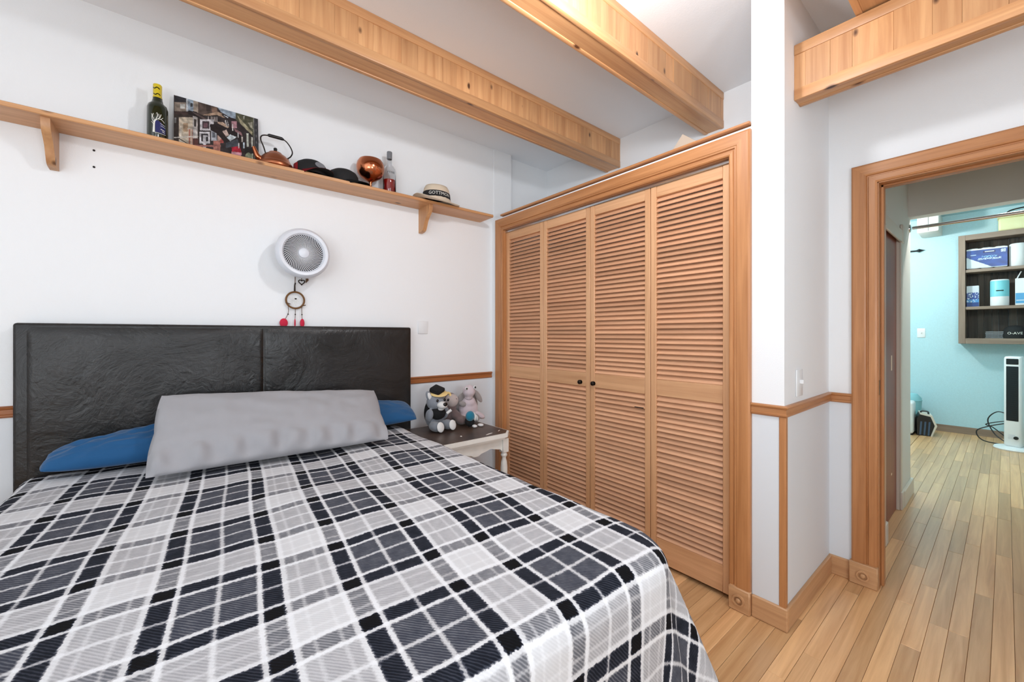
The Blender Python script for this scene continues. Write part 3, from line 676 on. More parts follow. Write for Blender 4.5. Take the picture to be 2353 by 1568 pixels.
fuse('body', [((0, .02, .062), (.052, .046, .062)), ((0, .012, .155), (.049, .042, .047)), ((0, -.01, .11), (.04, .035, .03)), ((.062, -.055, .03), (.043, .042, .028), E_(0, 0, 35)), ((.03, -.03, .06), (.03, .05, .03), E_(30, 0, 40))], 'plush_mauve', mt)
obj('face', ell((.004, -.02, .153), (.045, .04, .043)), 'plush_taupe', mt)
for s in (-1, 1): obj('eye', ell((s * .024, -.047, .163), (.009, .005, .009)), 'bead_eye', mt)
obj('mouth', ell((0, -.052, .138), (.012, .004, .004)), 'plush_mauve', mt)
tu = thing('plush_turtle', 'pale lilac plush turtle with eyes on top of its head', 'plush toy', (1.592, 2.44, NZ + .002), math.radians(-14), 'plush toys on the nightstand')
fuse('body', [((0, 0, .085), (.066, .046, .075)), ((0, -.012, .13), (.045, .04, .04)), ((.07, -.025, .04), (.042, .03, .02), E_(0, 30)), ((-.05, -.03, .03), (.035, .03, .025))], 'plush_lilac', tu)
fuse('head', [((-.008, -.035, .207), (.042, .044, .042)), ((-.008, -.03, .165), (.028, .028, .02))], 'plush_lilac', tu)
obj('shell', ell((0, .036, .105), (.078, .034, .092)), 'plush_shell', tu, 'grey shell')
obj('flipper', ell((.066, -.004, .165), (.018, .016, .05), rot=E_(0, -32)), 'plush_shell', tu); obj('flipper', ell((-.052, -.034, .125), (.026, .016, .018), rot=E_(0, 18)), 'plush_shell', tu)
obj('flipper', ell((.03, -.045, .03), (.032, .03, .026)), 'plush_shell', tu)
for s, dz in ((-1, 0), (1, .006)):
    e = obj('eye', ell((-.008 + s * .028, -.068, .228 + dz), (.011, .008, .011)), 'plush_white', tu); obj('pupil', ell((-.008 + s * .029, -.0755, .229 + dz), (.006, .004, .006)), 'bead_eye', e)
tu.scale = (1.08, 1.08, 1.08); w.scale = (1.05, 1.05, 1.05); mt.scale = (1.05, 1.05, 1.08)
pg = thing('plush_penguin', 'small teal, black and white plush leaning on the lilac turtle', 'plush toy', (1.512, 2.295, NZ + .001), math.radians(6), 'plush toys on the nightstand')
fuse('body', [((0, .005, .036), (.034, .034, .036)), ((.02, .008, .062), (.03, .03, .03))], 'plush_black', pg)
obj('head', ell((-.010, -.012, .076), (.033, .028, .034)), 'plush_teal', pg)
obj('stripe', ell((.018, -.016, .07), (.012, .022, .032), rot=E_(0, -14)), 'plush_white', pg); obj('stripe', ell((.040, -.012, .06), (.010, .02, .026), rot=E_(0, -22)), 'plush_white', pg)
for s in (-1, 1): obj('foot', ell((.034 + s * .026, -.038, .010), (.017, .022, .010), rot=E_(0, 0, s * 20)), 'plush_white', pg)

# ================================================================== WALL SHELF AND ITS THINGS
SZ = 2.117
sh = thing('wall_shelf', 'long pine wall shelf above the headboard', 'shelf', (.3, YB, 2.097), world=True)
obj('shelf_board', B(-1.3, 1.81, 2.43, YB, 2.097, SZ, bevel=.003), 'pine_x', sh)
def bracket(x):
    out = [(YB, 2.097), (2.452, 2.097), (2.455, 2.07), (2.468, 2.045), (2.492, 2.025), (2.515, 2.0), (2.53, 1.97), (2.545, 1.945), (2.565, 1.934), (YB, 1.93)]
    o = spline([(0, a, b_) for a, b_ in out[1:]], 3); poly = [out[0]] + [(p.y, p.z) for p in o]
    obj('bracket', prism(poly, x, x + .027, 'yz'), 'pine_z', sh, smooth=30)
bracket(-.438); bracket(1.288)
tag(obj('wood_offcut', B(-.62, -.16, 2.545, 2.598, SZ, SZ + .013, bevel=.002), 'pine_x'), 'thin pine offcut lying at the left of the shelf', 'wood strip')
# green bottle
g = thing('bottle', 'dark green bottle with yellow cap and white tree print', 'bottle', (-.086, 2.52, SZ))
R = .0385
obj('glass_body', lathe([(0, 0), (R - .003, 0), (R, .004), (R, .158), (R - .004, .174), (R - .016, .186), (.0205, .193), (.0185, .2), (.0165, .212), (.0165, .216), (0, .216)], 36), 'bottle_green', g)
cpz = obj('cap', lathe([(0, .21), (.0175, .21), (.0175, .214), (.016, .216), (.0165, .27), (.015, .273), (0, .273)], 28), 'capsule_yellow', g)
def ribbon(pts, width, R_, name, mat, parent):
    """printed line on a round bottle; pts = (angle degrees, height)"""
    bm = bmesh.new(); prev = None
    P = [Vector((a, z, 0)) for a, z in pts]; P = spline(P, 4) if len(P) > 2 else [P[0].lerp(P[-1], k / 4) for k in range(5)]
    for i, p in enumerate(P):
        t_ = (P[min(i + 1, len(P) - 1)] - P[max(i - 1, 0)]); dx, dz = math.radians(t_.x) * R_, t_.y; L = math.hypot(dx, dz) or 1
        wd = width if not isinstance(width, tuple) else width[0] + (width[1] - width[0]) * i / (len(P) - 1)
        na, nz_ = -dz / L * wd / 2, dx / L * wd / 2; v = []
        for s in (-1, 1):
            a = math.radians(p.x) + s * na / R_; v.append(bm.verts.new((R_ * math.cos(a), R_ * math.sin(a), p.y + s * nz_)))
        if prev: bm.faces.new((prev[0], v[0], v[1], prev[1]))
        prev = v
    return bm
def patch(a0, a1, z0, z1, R_, n=14, m=6):
    bm = bmesh.new(); g_ = [[bm.verts.new((R_ * math.cos(math.radians(a0 + (a1 - a0) * i / n)), R_ * math.sin(math.radians(a0 + (a1 - a0) * i / n)), z0(i / n) + (z1(i / n) - z0(i / n)) * j / m)) for i in range(n + 1)] for j in range(m + 1)]
    for j in range(m):
        for i in range(n): bm.faces.new((g_[j][i], g_[j][i + 1], g_[j + 1][i + 1], g_[j + 1][i]))
    return bm
A0 = -90  # facing the room
lab = obj('label', patch(A0 - 10, A0 + 48, lambda u: .038, lambda u: .092 - .012 * (2 * u - .4) ** 2, R + .0004), 'label_navy', g, 'navy printed patch')
bm = ribbon([(A0 - 18, .036), (A0 - 17, .06), (A0 - 14, .085), (A0 - 2, .098)], (.008, .004), R + .0007, 't', 'label_white', g)
def joinbm(bm, other):
    me = bpy.data.meshes.new('tmp'); other.to_mesh(me); other.free(); bm.from_mesh(me); bpy.data.meshes.remove(me); return bm
for pts, wd in (([(A0 - 16, .08), (A0 - 26, .095), (A0 - 27, .118)], .0025), ([(A0 - 26, .1), (A0 - 20, .122)], .002), ([(A0 - 14, .088), (A0 - 20, .105)], .002), ([(A0 - 8, .094), (A0 + 2, .115), (A0 - 2, .128)], .0025),
                ([(A0 + 0, .098), (A0 + 14, .108), (A0 + 20, .124)], .0025), ([(A0 + 4, .1), (A0 + 24, .1), (A0 + 40, .09)], .0022), ([(A0 + 12, .106), (A0 + 8, .124)], .0018), ([(A0 + 18, .1), (A0 + 32, .112)], .0018), ([(A0 - 26, .112), (A0 - 31, .12)], .0016),
                ([(A0 - 20, .037), (A0 + 10, .035), (A0 + 50, .036)], .0016), ([(A0 - 18, .072), (A0 - 30, .084)], .002),
                ([(A0 + 16, .082), (A0 + 44, .076)], .0016), ([(A0 + 18, .072), (A0 + 44, .067)], .0016), ([(A0 + 18, .056), (A0 + 42, .052)], .003), ([(A0 + 26, .047), (A0 + 42, .044)], .003)):
    joinbm(bm, ribbon(pts, wd, R + .0007, 't', '', g))
obj('tree_print', bm, 'label_white', g, 'white printed tree and lettering')
for a, z in ((-10, .2525), (0, .224)): obj('cap_mark', ribbon([(A0 + a - 60, z + .003), (A0 + a - 25, z - .003), (A0 + a + 5, z + .003), (A0 + a + 40, z - .003)], .0045, .0168, 't', '', g), 'bottle_green', cpz)
# picture
pt = thing('picture_panel', 'printed picture panel of a busy cafe scene leaning on the shelf wall', 'picture', (.147, 2.555, SZ), world=True)
PX0, PX1, PH = -.028, .324, .279
def pl(u, v, dep=0): return (PX0 + (PX1 - PX0) * u, 2.548 + .038 * (1 - v) - dep, SZ + .0005 + PH * (1 - v))
bm = bmesh.new(); fr = [bm.verts.new(pl(*q)) for q in ((0, 0), (1, 0), (1, 1), (0, 1))]; bk = [bm.verts.new((p.co.x, p.co.y + .02, p.co.z)) for p in fr]
bm.faces.new(fr); bm.faces.new(bk[::-1])
for i in range(4): bm.faces.new((fr[i], fr[(i + 1) % 4], bk[(i + 1) % 4], bk[i]))
bmesh.ops.recalc_face_normals(bm, faces=bm.faces[:]); obj('panel', bm, 'picture_edge', pt)
def zc(x, y):
    fx = (x - 150) / 1525; return (fx, (y - 115 - 435 * fx) / (1010 - 90 * fx))
def R4(x0, y0, x1, y1): return [zc(x0, y0), zc(x1, y0), zc(x1, y1), zc(x0, y1)]
def V4(x0, x1, ya, yb, yc, yd_): return [zc(x0, ya), zc(x1, yb), zc(x1, yd_), zc(x0, yc)]
SHP = [(R4(160, 100, 350, 420), (150, 136, 124)), (R4(160, 130, 350, 250), (46, 46, 52)), (R4(250, 285, 330, 370), (205, 205, 200)), (R4(350, 160, 382, 470), (198, 204, 210)), (R4(385, 180, 480, 410), (150, 165, 180)),
       (R4(420, 260, 470, 330), (60, 62, 66)), (R4(480, 200, 560, 450), (166, 152, 138)), (R4(560, 230, 900, 480), (92, 78, 72)), (R4(700, 280, 780, 400), (58, 48, 46)), (R4(800, 330, 890, 420), (140, 112, 96)),
       ([zc(880, 300), zc(1245, 420), zc(1240, 550), zc(1100, 500), zc(960, 410)], (164, 180, 196)), ([zc(1240, 420), zc(1600, 530), zc(1590, 900), zc(1400, 720), zc(1240, 560)], (84, 84, 66)),
       ([zc(1270, 480), zc(1320, 540), zc(1560, 800), zc(1550, 850), zc(1330, 640)], (176, 168, 138)), ([zc(1470, 620), zc(1560, 610), zc(1570, 740), zc(1530, 720)], (168, 164, 146)), ([zc(1380, 500), zc(1410, 490), zc(1400, 560)], (214, 214, 204)),
       (R4(150, 480, 580, 1060), (58, 50, 48)), (R4(160, 420, 380, 480), (70, 54, 52)), (R4(165, 545, 195, 640), (150, 150, 150)), (R4(232, 530, 470, 1060), (206, 192, 172)), (R4(300, 640, 385, 800), (178, 150, 122)), (R4(255, 700, 275, 1060), (226, 218, 204)),
       (R4(390, 740, 420, 1080), (168, 112, 96)), (R4(440, 740, 465, 1080), (196, 150, 134)), (R4(470, 500, 545, 920), (196, 190, 186)), (R4(485, 560, 525, 700), (66, 62, 60)), (R4(475, 920, 560, 1080), (92, 56, 52)),
       ([zc(390, 395), zc(530, 425), zc(860, 650), zc(850, 720), zc(560, 530), zc(400, 480)], (36, 31, 33)), ([zc(450, 425), zc(560, 460), zc(840, 650), zc(830, 670), zc(540, 490)], (104, 88, 86)),
       ([zc(620, 480), zc(900, 410), zc(990, 450), zc(1100, 520), zc(1000, 520), zc(880, 470), zc(760, 490)], (186, 156, 132)), ([zc(960, 440), zc(1250, 570), zc(1560, 870), zc(1540, 900), zc(1210, 600), zc(1000, 500)], (46, 40, 44)), ([zc(1000, 470), zc(1100, 515), zc(1090, 530)], (214, 222, 228))]
for k in range(7): SHP.append((R4(730 + k * 25, 505, 740 + k * 25, 600), (196, 186, 180)))
SHP += [(R4(590, 560, 830, 770), (218, 214, 218)), (R4(625, 595, 745, 735), (70, 58, 64)), (R4(650, 630, 720, 710), (120, 88, 98)), (R4(770, 660, 820, 730), (70, 70, 76)), (R4(572, 795, 765, 1015), (220, 218, 222)), (R4(612, 830, 725, 975), (48, 46, 50)), (R4(640, 860, 690, 1150), (206, 204, 208)), (R4(690, 860, 720, 890), (180, 180, 186)),
        (R4(780, 760, 885, 960), (176, 180, 188)), (R4(800, 800, 850, 900), (96, 100, 108)), (R4(825, 960, 945, 1200), (176, 116, 104)), (R4(890, 850, 1000, 960), (186, 158, 146)), (R4(940, 930, 1000, 1000), (188, 92, 86)),
        ([zc(760, 650), zc(1000, 640), zc(1250, 760), zc(1400, 900), zc(1350, 1150), zc(1150, 1240), zc(1000, 960), zc(880, 820), zc(770, 760)], (40, 34, 36)), ([zc(900, 600), zc(1000, 610), zc(1110, 700), zc(1080, 720), zc(900, 630)], (196, 168, 146)),
        ([zc(1030, 570), zc(1050, 570), zc(1080, 690), zc(1060, 690)], (216, 212, 210)), ([zc(1070, 575), zc(1085, 575), zc(1110, 690), zc(1095, 690)], (206, 204, 206)), (R4(1155, 590, 1260, 720), (176, 132, 140)), ([zc(1200, 720), zc(1340, 800), zc(1360, 870), zc(1220, 780)], (160, 118, 122)), (R4(1170, 640, 1190, 770), (222, 218, 216)),
        ([zc(985, 780), zc(1060, 750), zc(1105, 850), zc(1050, 880)], (208, 184, 174)), ([zc(1065, 895), zc(1130, 840), zc(1250, 890), zc(1130, 965)], (216, 226, 230)), ([zc(1040, 1000), zc(1270, 920), zc(1290, 1060), zc(1050, 1090)], (72, 78, 86)), ([zc(1150, 1080), zc(1300, 1060), zc(1345, 1180), zc(1160, 1160)], (188, 40, 62)), ([zc(1150, 1160), zc(1340, 1180), zc(1330, 1260), zc(1140, 1230)], (206, 150, 160)), ([zc(980, 1230), zc(1030, 1170), zc(1080, 1220), zc(1350, 1280), zc(1420, 1340), zc(1100, 1300)], (196, 192, 198)),
        (R4(1280, 1000, 1300, 1100), (214, 210, 210)), (R4(1270, 800, 1290, 900), (206, 204, 204)), (R4(1370, 990, 1400, 1100), (196, 210, 220)), (R4(1340, 880, 1365, 980), (190, 180, 172)), (R4(1440, 820, 1480, 1070), (196, 200, 188)), (R4(1530, 890, 1560, 1080), (206, 206, 196)), (R4(1500, 880, 1515, 1010), (120, 116, 100)), (R4(1530, 1120, 1560, 1340), (176, 184, 160)), (R4(1400, 1090, 1580, 1200), (34, 33, 34)),
        ([zc(1470 + 62 * math.cos(a * PI / 6), 1260 + 80 * math.sin(a * PI / 6)) for a in range(12)], (146, 156, 130)), ([zc(135, 870), zc(160, 870), zc(500, 1090), zc(480, 1100)], (34, 30, 30)), ([zc(150, 905), zc(560, 870), zc(560, 890), zc(150, 925)], (214, 208, 200)), (R4(490, 1040, 950, 1075), (166, 112, 104)), (R4(370, 740, 540, 752), (206, 200, 192)), (R4(860, 1060, 880, 1220), (196, 140, 126)),
        (R4(1590, 500, 1690, 1700), (64, 64, 68)), (R4(1582, 500, 1592, 1700), (150, 150, 146)), (R4(1620, 640, 1640, 680), (110, 110, 112)), (R4(1620, 740, 1640, 790), (110, 110, 112)), (R4(1620, 850, 1640, 900), (104, 104, 106)), (R4(1620, 960, 1640, 1010), (108, 108, 110))]
BX = [(min(p[0] for p in s), max(p[0] for p in s), min(p[1] for p in s), max(p[1] for p in s)) for s, _ in SHP]
def picture_colour(u, v):
    c = (54, 47, 49)
    for (s, col), b_ in zip(SHP, BX):
        if b_[0] <= u <= b_[1] and b_[2] <= v <= b_[3] and inpoly(u, v, s): c = col
    k = .88 + .3 * noise.noise(Vector((u * 22, v * 18, 2))) + .1 * noise.noise(Vector((u * 70, v * 60, 2)))
    return tuple(max(0, min(255, x * k)) for x in c)
paint_grid('print', 150, 118, lambda u, v: pl(u, v, .0006), picture_colour, pt, 'crowded cafe scene in browns, cream and red')
# kettle
k = thing('kettle', 'squat copper kettle with black looped handle on the shelf', 'kettle', (.395, 2.508, SZ))
obj('body', lathe([(0, 0), (.078, 0), (.0845, .004), (.086, .014), (.083, .024), (.079, .027), (.076, .033), (.068, .05), (.054, .068), (.036, .08), (.030, .083), (0, .084)], 44), 'copper_satin', k)
l_ = obj('lid', lathe([(0, .082), (.031, .082), (.031, .086), (.022, .09), (.008, .092), (0, .092)], 32), 'copper_satin', k)
obj('lid_knob', lathe([(0, .091), (.005, .091), (.006, .096), (.0085, .098), (.009, .11), (.007, .113), (0, .113)], 18), 'black_plastic', l_)
obj('spout', tube(spline([(-.06, -.012, .03), (-.083, -.016, .04), (-.094, -.018, .062), (-.103, -.02, .085)]), [.017 - .009 * i / 24 for i in range(25)], 12), 'copper', k)
h = obj('handle', tube(spline([(-.045, 0, .07), (-.055, 0, .105), (-.068, 0, .14), (-.062, 0, .163), (-.03, 0, .172), (.035, 0, .172), (.065, 0, .15), (.082, 0, .115), (.074, 0, .088), (.056, 0, .07)]), .0032, 8), 'dark_metal', k)
obj('grip', tube([(-.036, 0, .173), (-.03, 0, .174), (.03, 0, .174), (.04, 0, .171)], [.005, .0085, .0085, .005], 12), 'black_plastic', h)
for x in (-.045, .056): obj('handle_lug', ell((x, 0, .066), (.009, .006, .008)), 'copper_satin', k)
# caps
def cap(name, label, loc, rz, crown, brim, under, patch_mat=None, side=None):
    t = thing(name, label, 'cap', loc, rz, 'baseball caps on the shelf')
    obj('crown', lathe([(.084, 0), (.086, .02), (.083, .045), (.072, .066), (.05, .08), (.02, .087), (0, .088), (0, .084), (.05, .074), (.08, .04), (.082, 0), (.084, 0)], 32, sy=1.04), crown, t)
    bm = bmesh.new(); n = 20; rr = []
    for i in range(n + 1):
        a = math.radians(-160 + 140 * i / n); u = (i / n * 2 - 1)
        inn = (.083 * math.cos(a), .086 * math.sin(a), .008 + .004 * (1 - u * u)); L = .068 * (1 - abs(u) ** 3) ** .6
        out = (inn[0] * (1 + .12 * (1 - abs(u))), inn[1] - L, .012 - .022 * u * u - .004)
        mid = tuple((inn[q] + out[q]) / 2 + (.006 * (1 - u * u) if q == 2 else 0) for q in range(3)); rr.append((inn, mid, out))
    def sheet(dz):
        bm = bmesh.new(); V = [[bm.verts.new((p[0], p[1], p[2] + dz)) for p in r] for r in rr]
        for a, b_ in zip(V, V[1:]):
            for q in range(2): bm.faces.new((a[q], a[q + 1], b_[q + 1], b_[q]))
        bmesh.ops.solidify(bm, geom=bm.faces[:], thickness=.0016); bmesh.ops.recalc_face_normals(bm, faces=bm.faces[:]); return bm
    b1 = obj('brim', sheet(.002), brim, t); obj('brim_lining', sheet(0), under, b1)
    obj('button', ell((0, 0, .089), (.007, .007, .004)), brim, t)
    if patch_mat: obj('badge', xform(lathe([(0, 0), (.03, 0), (.029, .002), (0, .0022)], 24, sy=.55), Matrix.Translation((0, -.0855, .045)) @ Matrix.Rotation(math.radians(80), 4, 'X')), patch_mat, t, 'pale oval badge')
    if side: obj('side_panel', xform(patch(150, 188, lambda u: .0, lambda u: .05, .0868), Matrix.Diagonal((1, 1.04, 1, 1))), side, t, 'red side panel')
    return t
cap('baseball_cap', 'black baseball cap with red brim and oval badge', (.572, 2.51, SZ + .004), math.radians(20), 'charcoal_fabric', 'cap_red', 'charcoal_fabric', 'picture_edge', 'cap_red')
cap('baseball_cap', 'plain black baseball cap beside the copper goblet', (.752, 2.522, SZ + .004), math.radians(62), 'charcoal_fabric', 'charcoal_fabric', 'charcoal_fabric')
# goblet
gb = thing('goblet', 'shiny copper goblet with wide bowl on the shelf', 'goblet', (.915, 2.515, SZ))
obj('foot', lathe([(0, 0), (.034, 0), (.035, .002), (.02, .005), (.009, .01), (0, .01)], 32), 'copper', gb)
obj('stem', lathe([(0, .006), (.008, .008), (.0075, .03), (.009, .05), (.015, .06), (0, .062)], 24), 'copper', gb)
obj('bowl', lathe([(0, .055), (.014, .057), (.035, .068), (.06, .085), (.076, .105), (.083, .13), (.084, .15), (.079, .172), (.068, .19), (.066, .19), (.077, .17), (.081, .15), (.08, .13), (.073, .107), (.055, .088), (.03, .072), (0, .066)], 48), 'copper', gb)
# rose bottle
rb = thing('bottle', 'clear bottle half full of red drink at the right of the shelf', 'bottle', (1.042, 2.525, SZ))
obj('glass_body', lathe([(0, 0), (.038, 0), (.0405, .003), (.0405, .15), (.038, .168), (.028, .186), (.0175, .197), (.0155, .21), (.0155, .262), (.0145, .262), (.0145, .21), (.0165, .196), (.027, .184), (.037, .166), (.0393, .15), (.0393, .004), (0, .004)], 40), 'clear_glass', rb)
obj('liquid', lathe([(0, .005), (.0385, .005), (.0385, .098), (0, .098)], 36), 'rose_wine', rb)
obj('stopper', lathe([(0, .235), (.0165, .235), (.0165, .28), (.0155, .283), (0, .283)], 24), 'grey_case', rb)
tb = text_bm('rosé', .026)
for v in tb.verts:
    a = math.radians(A0 - 8) + v.co.x / .0395; z = .142 + v.co.y; v.co = Vector((.041 * math.cos(a), .041 * math.sin(a), z))
obj('lettering', tb, 'charcoal_fabric', rb, 'dark lettering')
# straw hat
ht = thing('straw_hat', 'cream straw hat with black lettered band at the shelf end', 'hat', (1.352, 2.468, SZ + .002))
def hat_z(r, a): return 0
bm = lathe([(.142, .004), (.14, .008), (.12, .0055), (.1, .0075), (.088, .014), (.083, .028), (.08, .06), (.075, .09), (.066, .108), (.045, .114), (.02, .108), (0, .104), (0, .1), (.045, .11), (.063, .104), (.072, .09), (.077, .06), (.08, .028), (.086, .01), (.1, .003), (.12, .001), (.142, .004)], 56, sx=1.16, sy=.98)
for v in bm.verts:
    rr_ = math.hypot(v.co.x / 1.16, v.co.y / .98)
    if rr_ > .088 and v.co.y < -.03: v.co.z -= .26 * (-v.co.y - .03)
    if rr_ > .09: v.co.z += .012 * ((rr_ - .09) / .05) * (-(v.co.x) / .16) + .010 * ((rr_ - .09) / .05) * (v.co.x / .16) ** 2
bmesh.ops.recalc_face_normals(bm, faces=bm.faces[:]); obj('hat_body', bm, 'straw', ht, smooth=60)
bn = obj('band', lathe([(.0838, .022), (.085, .024), (.0815, .062), (.0795, .064), (.078, .04), (.0838, .022)], 56, sx=1.16, sy=.98), 'charcoal_fabric', ht, 'black ribbon band')
tb = text_bm('GOTTMON', .03)
for v in tb.verts:
    a = math.radians(-100) + v.co.x / .092; z = .0435 + v.co.y; rr_ = .0862 - (z - .024) * .092
    v.co = Vector((rr_ * 1.16 * math.cos(a), rr_ * .98 * math.sin(a), z))
obj('lettering', tb, 'label_white', bn, 'white capital letters')

# ================================================================== WALL FAN, DREAM CATCHER, PLATES
fn = thing('wall_fan', 'round white wall fan above the headboard', 'fan', (.523, YB, 1.669)); fn.scale = (1, 1.33, 1)
FR = Matrix.Rotation(PI / 2, 4, 'X')   # lathe axis -> towards the room
obj('housing', xform(lathe([(0, 0), (.05, 0), (.05, .03), (.105, .05), (.118, .085), (.118, .098), (0, .098)], 48), FR), 'fan_white', fn)
obj('light_ring', xform(lathe([(.1, .094), (.12, .09), (.134, .096), (.138, .108), (.134, .122), (.122, .131), (.108, .129), (.1, .12), (.1, .094)], 64), FR), 'fan_white', fn, 'smooth white ring')
obj('backing', xform(lathe([(0, .1), (.1, .1), (.1, .103), (0, .103)], 40), FR), 'fan_dark', fn)
bm = bmesh.new(); NB = 54
for i in range(NB):
    a0 = 2 * PI * i / NB; pts = []
    for q in range(7):
        u = q / 6; r_ = .026 + (.1 - .026) * u; a = a0 + .55 * u; pts.append((r_ * math.cos(a), r_ * math.sin(a), .116 + .006 * math.sin(u * PI)))
    tube(pts, [.0016 + .0006 * (q / 6) for q in range(7)], 5, bm)
obj('grille', xform(bm, FR), 'fan_grille', fn, 'swirling radial grille', smooth=60)
obj('centre_cap', xform(lathe([(0, .126), (.02, .126), (.026, .123), (.028, .112), (0, .112)], 32), FR), 'fan_white', fn)
dc = thing('dream_catcher', 'small dream catcher with red feathers hanging below the fan', 'dream catcher', (.508, 2.592, 1.418))
def torus(R_, r_, n=40, m=8): return xform(tube([(R_ * math.cos(2 * PI * i / n), 0, R_ * math.sin(2 * PI * i / n)) for i in range(n + 1)], r_, m, cap=False), Matrix())
obj('hoop', torus(.047, .0052), 'hoop_brown', dc)
bm = bmesh.new()
for i in range(9):
    a, b_ = 2 * PI * i / 9, 2 * PI * (i + 4) / 9; tube([(.046 * math.cos(a), 0, .046 * math.sin(a)), (.046 * math.cos(b_), .001, .046 * math.sin(b_))], .0005, 4, bm)
obj('web', bm, 'label_white', dc); obj('bead', ell((.002, -.002, .008), (.006, .004, .004)), 'dark_metal', dc)
obj('cord', tube([(0, 0, .05), (-.001, 0, .09), (.0, .002, .15)], .0022, 6), 'cord_brown', dc); obj('knot', tube([(-.004, -.002, .052), (-.003, -.002, .085), (0, -.002, .1)], .004, 6), 'dark_metal', dc)
for x, b_ in ((-.036, -.055), (.0, -.002), (.034, .036)):
    st = obj('strand', tube(spline([(x, 0, -.034 - (.012 if abs(x) < .01 else 0)), (x * 1.0, -.001, -.075), (b_, -.002, -.118)]), .0016, 6), 'cord_brown', dc)
    obj('bead', ell((x * 1.02, -.001, -.082), (.0035, .0035, .004)), 'dark_metal', st)
    w_ = .021 if x < -.01 else (.004 if abs(x) < .01 else .012)
    obj('feather', ell((b_ - (.004 if x < 0 else 0), -.003, -.132), (w_, .006, .026)), 'feather_red', st, 'red feather tuft')
for x, z, r_ in ((-.038, -.02, 10), (.042, -.03, -14)): obj('knot', tube([(x - .012, -.003, z + .004 * (1 if r_ > 0 else -1)), (x + .012, -.003, z - .004 * (1 if r_ > 0 else -1))], .003, 6), 'cord_brown', dc)
hp = thing('heart_pendant', 'small metal heart pendant hanging beside the dream catcher', 'pendant', (.542, 2.596, 1.525))
hpts = [(.016 * math.sin(t_) ** 3, 0, .001 * (13 * math.cos(t_) - 5 * math.cos(2 * t_) - 2 * math.cos(3 * t_) - math.cos(4 * t_))) for t_ in [2 * PI * i / 30 for i in range(31)]]
obj('heart', tube(hpts, .003, 6), 'dark_metal', hp); obj('cord', tube([(0, 0, .008), (0, .002, .04)], .002, 6), 'cord_brown', hp); obj('charm', tube([(.026, 0, .035), (.03, 0, .015), (.022, 0, -.002)], [.006, .008, .002], 8), 'cord_brown', hp)
def plate(name, label, loc, w, h, axis, toggle=True):
    t = thing(name, label, 'switch', loc)
    if axis == 'y':
        obj('plate', B(-w / 2, w / 2, -.006, 0, -h / 2, h / 2, bevel=.003, seg=2), 'white_plastic', t)
        if toggle: obj('toggle', B(-.005, .005, -.02, -.005, -.004, .014, bevel=.002), 'white_plastic', t)
    else:
        obj('plate', B(-.006, 0, -w / 2, w / 2, -h / 2, h / 2, bevel=.003, seg=2), 'white_plastic', t)
        if toggle: obj('toggle', B(-.02, -.005, -.005, .005, -.004, .014, bevel=.002), 'white_plastic', t)
    return t
plate('light_switch', 'white light switch on the shaded side of the column', (2.105, .58, 1.008), .08, .118, 'y')
plate('wall_plate', 'painted-over wall plate between headboard and closet', (1.32, YB - .0005, 1.27), .075, .09, 'y', False)
tag(obj('cardboard_sheet', xform(B(-.004, .004, -.11, .11, -.11, .11, bevel=.001), Matrix.Translation((2.30, 1.203, 2.2525)) @ Matrix.Rotation(math.radians(41), 4, 'X')), 'cardboard'), 'cream card corner sticking up on top of the closet', 'card')

# ================================================================== FAR ROOM
rod = thing('curtain_rod', 'chrome rod across the opening to the turquoise room', 'rod', (4.31, -.08, 2.03))
obj('pole', tube([(0, .535, 0), (0, -.53, 0)], .0125, 14), 'chrome', rod)
for y in (.548, -.538): obj('flange', xform(lathe([(0, -.01), (.032, -.01), (.03, .004), (.016, .008), (0, .008)], 20), Matrix.Translation((0, y, 0)) @ Matrix.Rotation(PI / 2, 4, 'X')), 'chrome', rod)
cb = thing('wall_cabinet', 'open grey-brown wooden wall shelf unit on the turquoise wall', 'shelf unit', (7.33, -.07, 1.112), world=True)
CY0, CY1, CZ0, CZ1, CX0 = -.52, .365, 1.112, 2.398, 7.2
for a, b_ in ((CY1 - .056, CY1), (CY0, CY0 + .056)): obj('side_panel', B(CX0, 7.448, a, b_, CZ0, CZ1, bevel=.002), 'grey_oak_z', cb)
obj('top_panel', B(CX0, 7.448, CY0 + .056, CY1 - .056, CZ1 - .062, CZ1, bevel=.002), 'grey_oak_y', cb); obj('bottom_panel', B(CX0, 7.448, CY0 + .056, CY1 - .056, CZ0, CZ0 + .064, bevel=.002), 'grey_oak_y', cb)
for z in (1.954, 1.516): obj('shelf', B(CX0 + .01, 7.43, CY0 + .056, CY1 - .056, z, z + .034, bevel=.002), 'grey_oak_y', cb)
y = CY0 + .056
while y < CY1 - .06:
    w_ = random.choice((.05, .062, .075)); y2 = min(y + w_, CY1 - .056); obj('back_plank', B(7.425 + random.uniform(0, .006), 7.447, y + .001, y2 - .001, CZ0 + .06, CZ1 - .06), 'barn_board', cb); y = y2
S1, S2, S3 = 1.989, 1.551, 1.177
tp = thing('tissue_pack', 'blue and white wrapped tissue pack on the top shelf', 'tissue pack', (7.32, .15, S1 + .001), world=True)
def rolls(y0, y1, z0, z1, x0, x1, n, parent, nm='roll'):
    for i in range(n):
        a, b_ = y0 + (y1 - y0) * i / n, y0 + (y1 - y0) * (i + 1) / n
        obj(nm, B(x0, x1, a, b_, z0, z1, bevel=.028, seg=4), 'tissue_white', parent, smooth=60)
rolls(-.008, .302, S1 + .001, S1 + .25, 7.25, 7.4, 3, tp)
